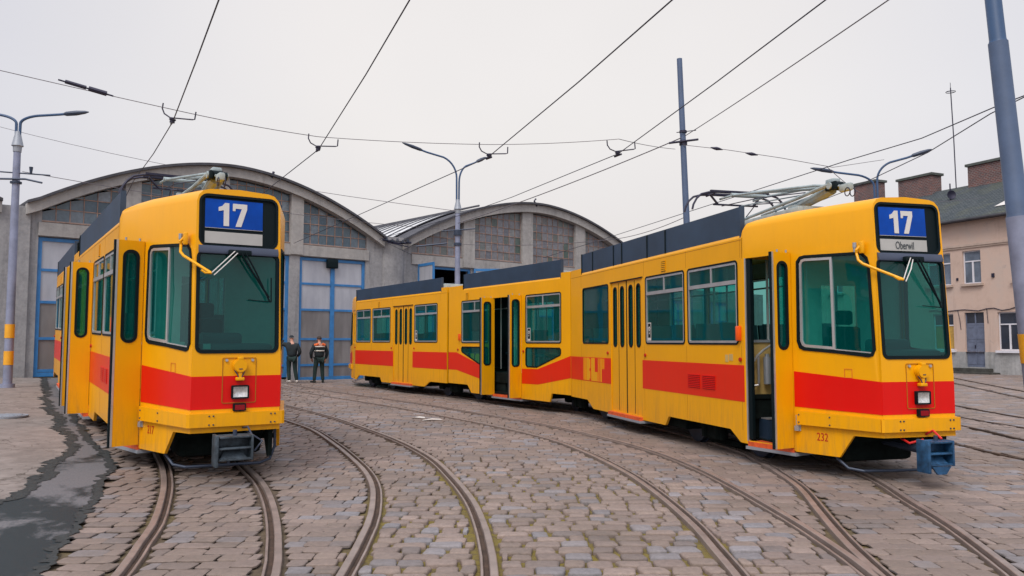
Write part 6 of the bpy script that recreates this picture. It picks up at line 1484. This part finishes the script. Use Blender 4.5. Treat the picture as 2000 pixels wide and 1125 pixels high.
for i, p in enumerate(((5.38, 20.65, 6.66), (6.25, 20.5, 6.48))):
    mb = MB(); mb.tube([(-0.16, 0, 0.03), (-0.07, 0, 0.01), (0, 0, 0), (0.07, 0, -0.01), (0.16, 0, -0.03)], [0.012, 0.035, 0.048, 0.035, 0.012], 8); o = mb.build('egg_insulator', 'wire'); o.location = p
    tag(o, 'small dark egg insulator %s the slim mast on the span wire' % ('nearer to' if i == 0 else 'farther from'), 'insulator', 'egg insulators')
wire('contact_wire', [(9.4, 11.0, 5.9), (8.25, 13.41, HWR), (8.08, 15.48, HWR), (7.45, 17.34, HWR), (6.48, 20.78, HWR), (5.5, 24.25, HWR), (3.67, 30.68, HWR), (1.5, 38, HWR)], 0.010, 'upper of the two wires meeting the leaning pole', seg=3)
wire('contact_wire', [(9.2, 12.0, 6.0), (8.42, 13.78, HWR + 0.0), (8.82, 16.67, HWR), (8.91, 20.78, HWR), (8.4, 28, HWR)], 0.010, 'lower of the two wires meeting the leaning pole', seg=3)
wire('stay_wire', [(-13.0, 20.9, 6.1), (0.0, 35.0, 6.4)], 0.009, 'faint wire running from the left street lamp behind the big arch', 'thinwire', 0.3)
wire('stay_wire', [(-30, 40.0, 13.6), (-2.2, 30.9, 6.7)], 0.012, 'faint wire descending from the upper left to the middle street lamp', 'thinwire', 0.5)
wire('stay_wire', [(4.6, 21.0, 4.9), (3.0, 24.6, 4.75), (-2.0, 31, 5.4)], 0.009, 'low thin wire between the slim mast and the middle street lamp', 'thinwire', 0.1)
wire('stay_wire', [(8.2, 20.5, 6.15), (12.0, 26.0, 6.2), (24, 40, 8.9)], 0.009, 'thin wire passing the right-hand street lamp towards the roof', 'thinwire', 0.1)

# ================================================================== PEOPLE
def skin_obj(name, pts, edges, radii, mat, parent, sub=2):
    me = bpy.data.meshes.new(name); me.from_pydata(pts, edges, []); me.materials.append(M[mat] if isinstance(mat, str) else mat)
    o = bpy.data.objects.new(name, me); COL.objects.link(o); o.parent = parent
    sk = o.modifiers.new('skin', 'SKIN'); sk.use_smooth_shade = True
    if not me.skin_vertices: me.attributes.new
    for i, r_ in enumerate(radii):
        me.skin_vertices[0].data[i].radius = (r_, r_) if not isinstance(r_, tuple) else r_
    me.skin_vertices[0].data[0].use_root = True
    ss = o.modifiers.new('sub', 'SUBSURF'); ss.levels = sub; ss.render_levels = sub
    return o
M['skinm'] = plain('skin', (0.50, 0.26, 0.19, 1), 0.55, var=0.08)
M['hair'] = plain('dark hair', (0.03, 0.018, 0.013, 1), 0.7)
M['jacket'] = plain('dark navy jacket', (0.008, 0.016, 0.022, 1), 0.8, var=0.4, scale=6, bump=0.3)
M['trous'] = plain('dark trousers', (0.006, 0.022, 0.022, 1), 0.85, var=0.4, scale=6, bump=0.3)
M['shoew'] = plain('white trainers', (0.55, 0.52, 0.5, 1), 0.6)
M['shoed'] = plain('dark boots', (0.008, 0.014, 0.014, 1), 0.6)
M['hiorange'] = plain('orange cloth', (0.75, 0.14, 0.03, 1), 0.8)
M['reflect'] = plain('reflective tape', (0.6, 0.58, 0.55, 1), 0.4)
def limb_chain(mb, pts, rs, n=10): mb.tube(pts, rs, n)
def person(loc, rz, label, J, shoe, vest=False, cap=False):
    root = empty('person', loc, label, 'person', None, rz)
    # J: joint dict in local coordinates, figure faces +y
    names = ['pelvis', 'waist', 'chest', 'neckb', 'neck', 'head', 'crown', 'shL', 'elL', 'wrL', 'haL', 'shR', 'elR', 'wrR', 'haR', 'hipL', 'knL', 'anL', 'toL', 'hipR', 'knR', 'anR', 'toR']
    idx = {n_: i for i, n_ in enumerate(names)}
    rad = {'pelvis': (.15, .11), 'waist': (.135, .10), 'chest': (.16, .115), 'neckb': .07, 'neck': .052, 'head': (.075, .09), 'crown': (.065, .08), 'shL': .06, 'elL': .042, 'wrL': .03, 'haL': .03, 'shR': .06, 'elR': .042, 'wrR': .03, 'haR': .03,
           'hipL': .085, 'knL': .055, 'anL': .036, 'toL': .03, 'hipR': .085, 'knR': .055, 'anR': .036, 'toR': .03}
    E_ = [('pelvis', 'waist'), ('waist', 'chest'), ('chest', 'neckb'), ('neckb', 'neck'), ('neck', 'head'), ('head', 'crown'), ('chest', 'shL'), ('shL', 'elL'), ('elL', 'wrL'), ('wrL', 'haL'), ('chest', 'shR'), ('shR', 'elR'), ('elR', 'wrR'), ('wrR', 'haR'),
          ('pelvis', 'hipL'), ('hipL', 'knL'), ('knL', 'anL'), ('anL', 'toL'), ('pelvis', 'hipR'), ('hipR', 'knR'), ('knR', 'anR'), ('anR', 'toR')]
    pts = [J[n_] for n_ in names]; radii = [rad[n_] for n_ in names]; edges = [(idx[a], idx[b]) for a, b in E_]
    # five fingers per hand
    for s_ in ('L', 'R'):
        w_, h_ = Vector(J['wr' + s_]), Vector(J['ha' + s_]); d_ = (h_ - w_).normalized(); side = d_.cross(Vector((0, 1, 0)));
        if side.length < 0.1: side = Vector((1, 0, 0))
        side.normalize()
        for k, (o_, L) in enumerate(((-.03, .075), (-.011, .088), (.009, .082), (.027, .065))):
            a = h_ + side * o_ * 0.7; i0 = len(pts); pts.append(tuple(a + d_ * 0.02)); radii.append(.009); pts.append(tuple(a + d_ * L + Vector((0, 0.015, 0)))); radii.append(.007); edges += [(idx['ha' + s_], i0), (i0, i0 + 1)]
        a = w_ + d_ * 0.035 + side * -0.03; i0 = len(pts); pts.append(tuple(a)); radii.append(.011); pts.append(tuple(a + d_ * 0.04 + side * -0.02)); radii.append(.008); edges += [(idx['wr' + s_], i0), (i0, i0 + 1)]
    skin_obj('body', pts, edges, radii, 'skinm', root, 1)
    # jacket: one hull over torso and sleeves
    jn = ['hem', 'waist', 'chest', 'neckb', 'shL', 'elL', 'cuL', 'shR', 'elR', 'cuR']
    cu = lambda s_: tuple(Vector(J['el' + s_]).lerp(Vector(J['wr' + s_]), 0.98))
    P = {'hem': tuple(Vector(J['pelvis']) + Vector((0, 0, -0.02))), 'waist': J['waist'], 'chest': J['chest'], 'neckb': tuple(Vector(J['neckb']) + Vector((0, 0, -0.01))), 'shL': J['shL'], 'elL': J['elL'], 'cuL': cu('L'), 'shR': J['shR'], 'elR': J['elR'], 'cuR': cu('R')}
    R_ = {'hem': (.205, .16), 'waist': (.20, .155), 'chest': (.215, .16), 'neckb': .095, 'shL': .095, 'elL': .075, 'cuL': .055, 'shR': .095, 'elR': .075, 'cuR': .055}
    ii = {n_: i for i, n_ in enumerate(jn)}
    skin_obj('jacket', [P[n_] for n_ in jn], [(ii[a], ii[b]) for a, b in (('hem', 'waist'), ('waist', 'chest'), ('chest', 'neckb'), ('chest', 'shL'), ('shL', 'elL'), ('elL', 'cuL'), ('chest', 'shR'), ('shR', 'elR'), ('elR', 'cuR'))], [R_[n_] for n_ in jn], 'jacket', root, 2)
    tn = ['pelvis', 'hipL', 'knL', 'anL', 'hipR', 'knR', 'anR']; ti = {n_: i for i, n_ in enumerate(tn)}
    TR = {'pelvis': (.165, .125), 'hipL': .112, 'knL': .082, 'anL': .068, 'hipR': .112, 'knR': .082, 'anR': .068}
    TP = {n_: J[n_] for n_ in tn}
    for s_ in ('L', 'R'): TP['an' + s_] = tuple(Vector(J['an' + s_]) + Vector((0, 0, -0.03)))
    skin_obj('trousers', [TP[n_] for n_ in tn], [(0, 1), (1, 2), (2, 3), (0, 4), (4, 5), (5, 6)], [TR[n_] for n_ in tn], 'trous', root, 2)
    for s_ in ('L', 'R'):
        a = Vector(J['an' + s_]); t = Vector(J['to' + s_]); d_ = (t - a); d_.z = 0; d_.normalize(); a.z = 0.045
        mb = MB(); mb.tube([tuple(a - d_ * 0.08), tuple(a - d_ * 0.03 + Vector((0, 0, 0.012))), tuple(a + d_ * 0.09), tuple(a + d_ * 0.19 - Vector((0, 0, 0.008))), tuple(a + d_ * 0.215 - Vector((0, 0, 0.012)))], [.032, .048, .045, .038, .015], 10); mb.build('shoe', shoe, root, I4)
    h = Vector(J['head']); c = Vector(J['crown'])
    mb = MB(); bm = bmesh.new(); bmesh.ops.create_icosphere(bm, subdivisions=3, radius=1)
    for v in bm.verts:
        if v.co.z < (-0.1 if not cap else 0.12): v.co.z = (-0.1 if not cap else 0.12)
        v.co = Vector((v.co.x * .092, v.co.y * .108, v.co.z * .10)) + h + Vector((0, -0.012, 0.045))
    mb.frombm(bm)
    if cap: mb.bbox(h.x - 0.07, h.x + 0.07, h.y + 0.06, h.y + 0.17, h.z + 0.06, h.z + 0.075, 0.006)
    mb.build('cap' if cap else 'hair', 'jacket' if cap else 'hair', root, I4)
    # face: eyes, nose, ears
    mb = MB(); mb.tube([tuple(h + Vector((0, 0.085, 0.02))), tuple(h + Vector((0, 0.112, -0.012)))], [.008, .013], 6); 
    for sx in (-1, 1): mb.tube([tuple(h + Vector((sx * .082, -0.005, -0.02))), tuple(h + Vector((sx * .086, -0.012, 0.025)))], .014, 6)
    mb.build('face', 'skinm', root, I4)
    mb = MB()
    for sx in (-1, 1): mb.cyl(h + Vector((sx * .03, 0.088, 0.018)), (0, 1, 0), 0.009, 0.01, 8)
    mb.box(h.x - 0.022, h.x + 0.022, h.y + 0.085, h.y + 0.092, h.z - 0.042, h.z - 0.036); mb.build('eyes', 'hair', root, I4)
    if vest:
        ch = Vector(J['chest']); wa = Vector(J['waist'])
        def band(z, hgt, mat, nm, rx=.222, ry=.168):
            t = (z - wa.z) / (ch.z - wa.z); cx = wa.lerp(ch, t); mbb = MB(); vs = []; n = 28
            for zz in (z - hgt / 2, z + hgt / 2): vs += [(cx.x + rx * cos(2 * pi * k / n), cx.y + ry * sin(2 * pi * k / n), zz) for k in range(n)]
            mbb.add(vs, [(k, (k + 1) % n, n + (k + 1) % n, n + k) for k in range(n)]); o = mbb.build(nm, mat, root, I4); m_ = o.modifiers.new('t', 'SOLIDIFY'); m_.thickness = 0.006
        band(wa.z + 0.10, 0.045, 'reflect', 'reflective_band', .213, .165); band(ch.z + 0.02, 0.045, 'reflect', 'reflective_band', .222, .170)
        mb = MB()
        for sx in (-1, 1): mb.tube([tuple(ch + Vector((sx * .08, -0.10, 0.13))), tuple(ch + Vector((sx * .16, -0.09, 0.09))), tuple(ch + Vector((sx * .20, -0.02, 0.08)))], [.04, .055, .05], 8)
        mb.build('shoulder_patch', 'hiorange', root, I4)
    return root
# man in cap, back to the camera, left arm raised towards the tram
JA = {'pelvis': (0, 0, .95), 'waist': (0, .01, 1.13), 'chest': (0, 0, 1.36), 'neckb': (0, 0, 1.50), 'neck': (-.02, .02, 1.56), 'head': (-.03, .05, 1.645), 'crown': (-.03, .045, 1.70),
      'shL': (-.20, 0, 1.43), 'elL': (-.46, .05, 1.46), 'wrL': (-.70, .08, 1.52), 'haL': (-.78, .09, 1.54), 'shR': (.20, -.01, 1.40), 'elR': (.30, -.06, 1.13), 'wrR': (.20, .10, .98), 'haR': (.16, .15, .95),
      'hipL': (-.10, 0, .90), 'knL': (-.11, .03, .50), 'anL': (-.08, -.02, .09), 'toL': (-.15, .14, .04), 'hipR': (.10, 0, .90), 'knR': (.12, .02, .50), 'anR': (.20, -.03, .09), 'toR': (.22, .13, .04)}
person((-8.30, 30.15, gz(-8.3, 30.15)), radians(12), 'man in dark cap and jacket with white trainers, arm reaching out beside the left tram', JA, 'shoew', cap=True)
JB = {'pelvis': (0, 0, .95), 'waist': (0, .0, 1.13), 'chest': (0, -.01, 1.37), 'neckb': (0, .0, 1.51), 'neck': (0, .02, 1.57), 'head': (0, .04, 1.655), 'crown': (0, .035, 1.72),
      'shL': (-.21, 0, 1.42), 'elL': (-.33, .02, 1.14), 'wrL': (-.26, .12, .92), 'haL': (-.22, .15, .86), 'shR': (.21, 0, 1.42), 'elR': (.33, .0, 1.14), 'wrR': (.27, .06, .90), 'haR': (.26, .07, .83),
      'hipL': (-.10, 0, .90), 'knL': (-.15, .03, .50), 'anL': (-.19, 0, .09), 'toL': (-.25, .16, .04), 'hipR': (.10, 0, .90), 'knR': (.14, .02, .50), 'anR': (.16, 0, .09), 'toR': (.22, .16, .04)}
person((-7.45, 30.9, gz(-7.45, 30.9)), radians(35), 'bare-headed worker in dark jacket with reflective bands and orange shoulders by the blue doors', JB, 'shoed', vest=True)
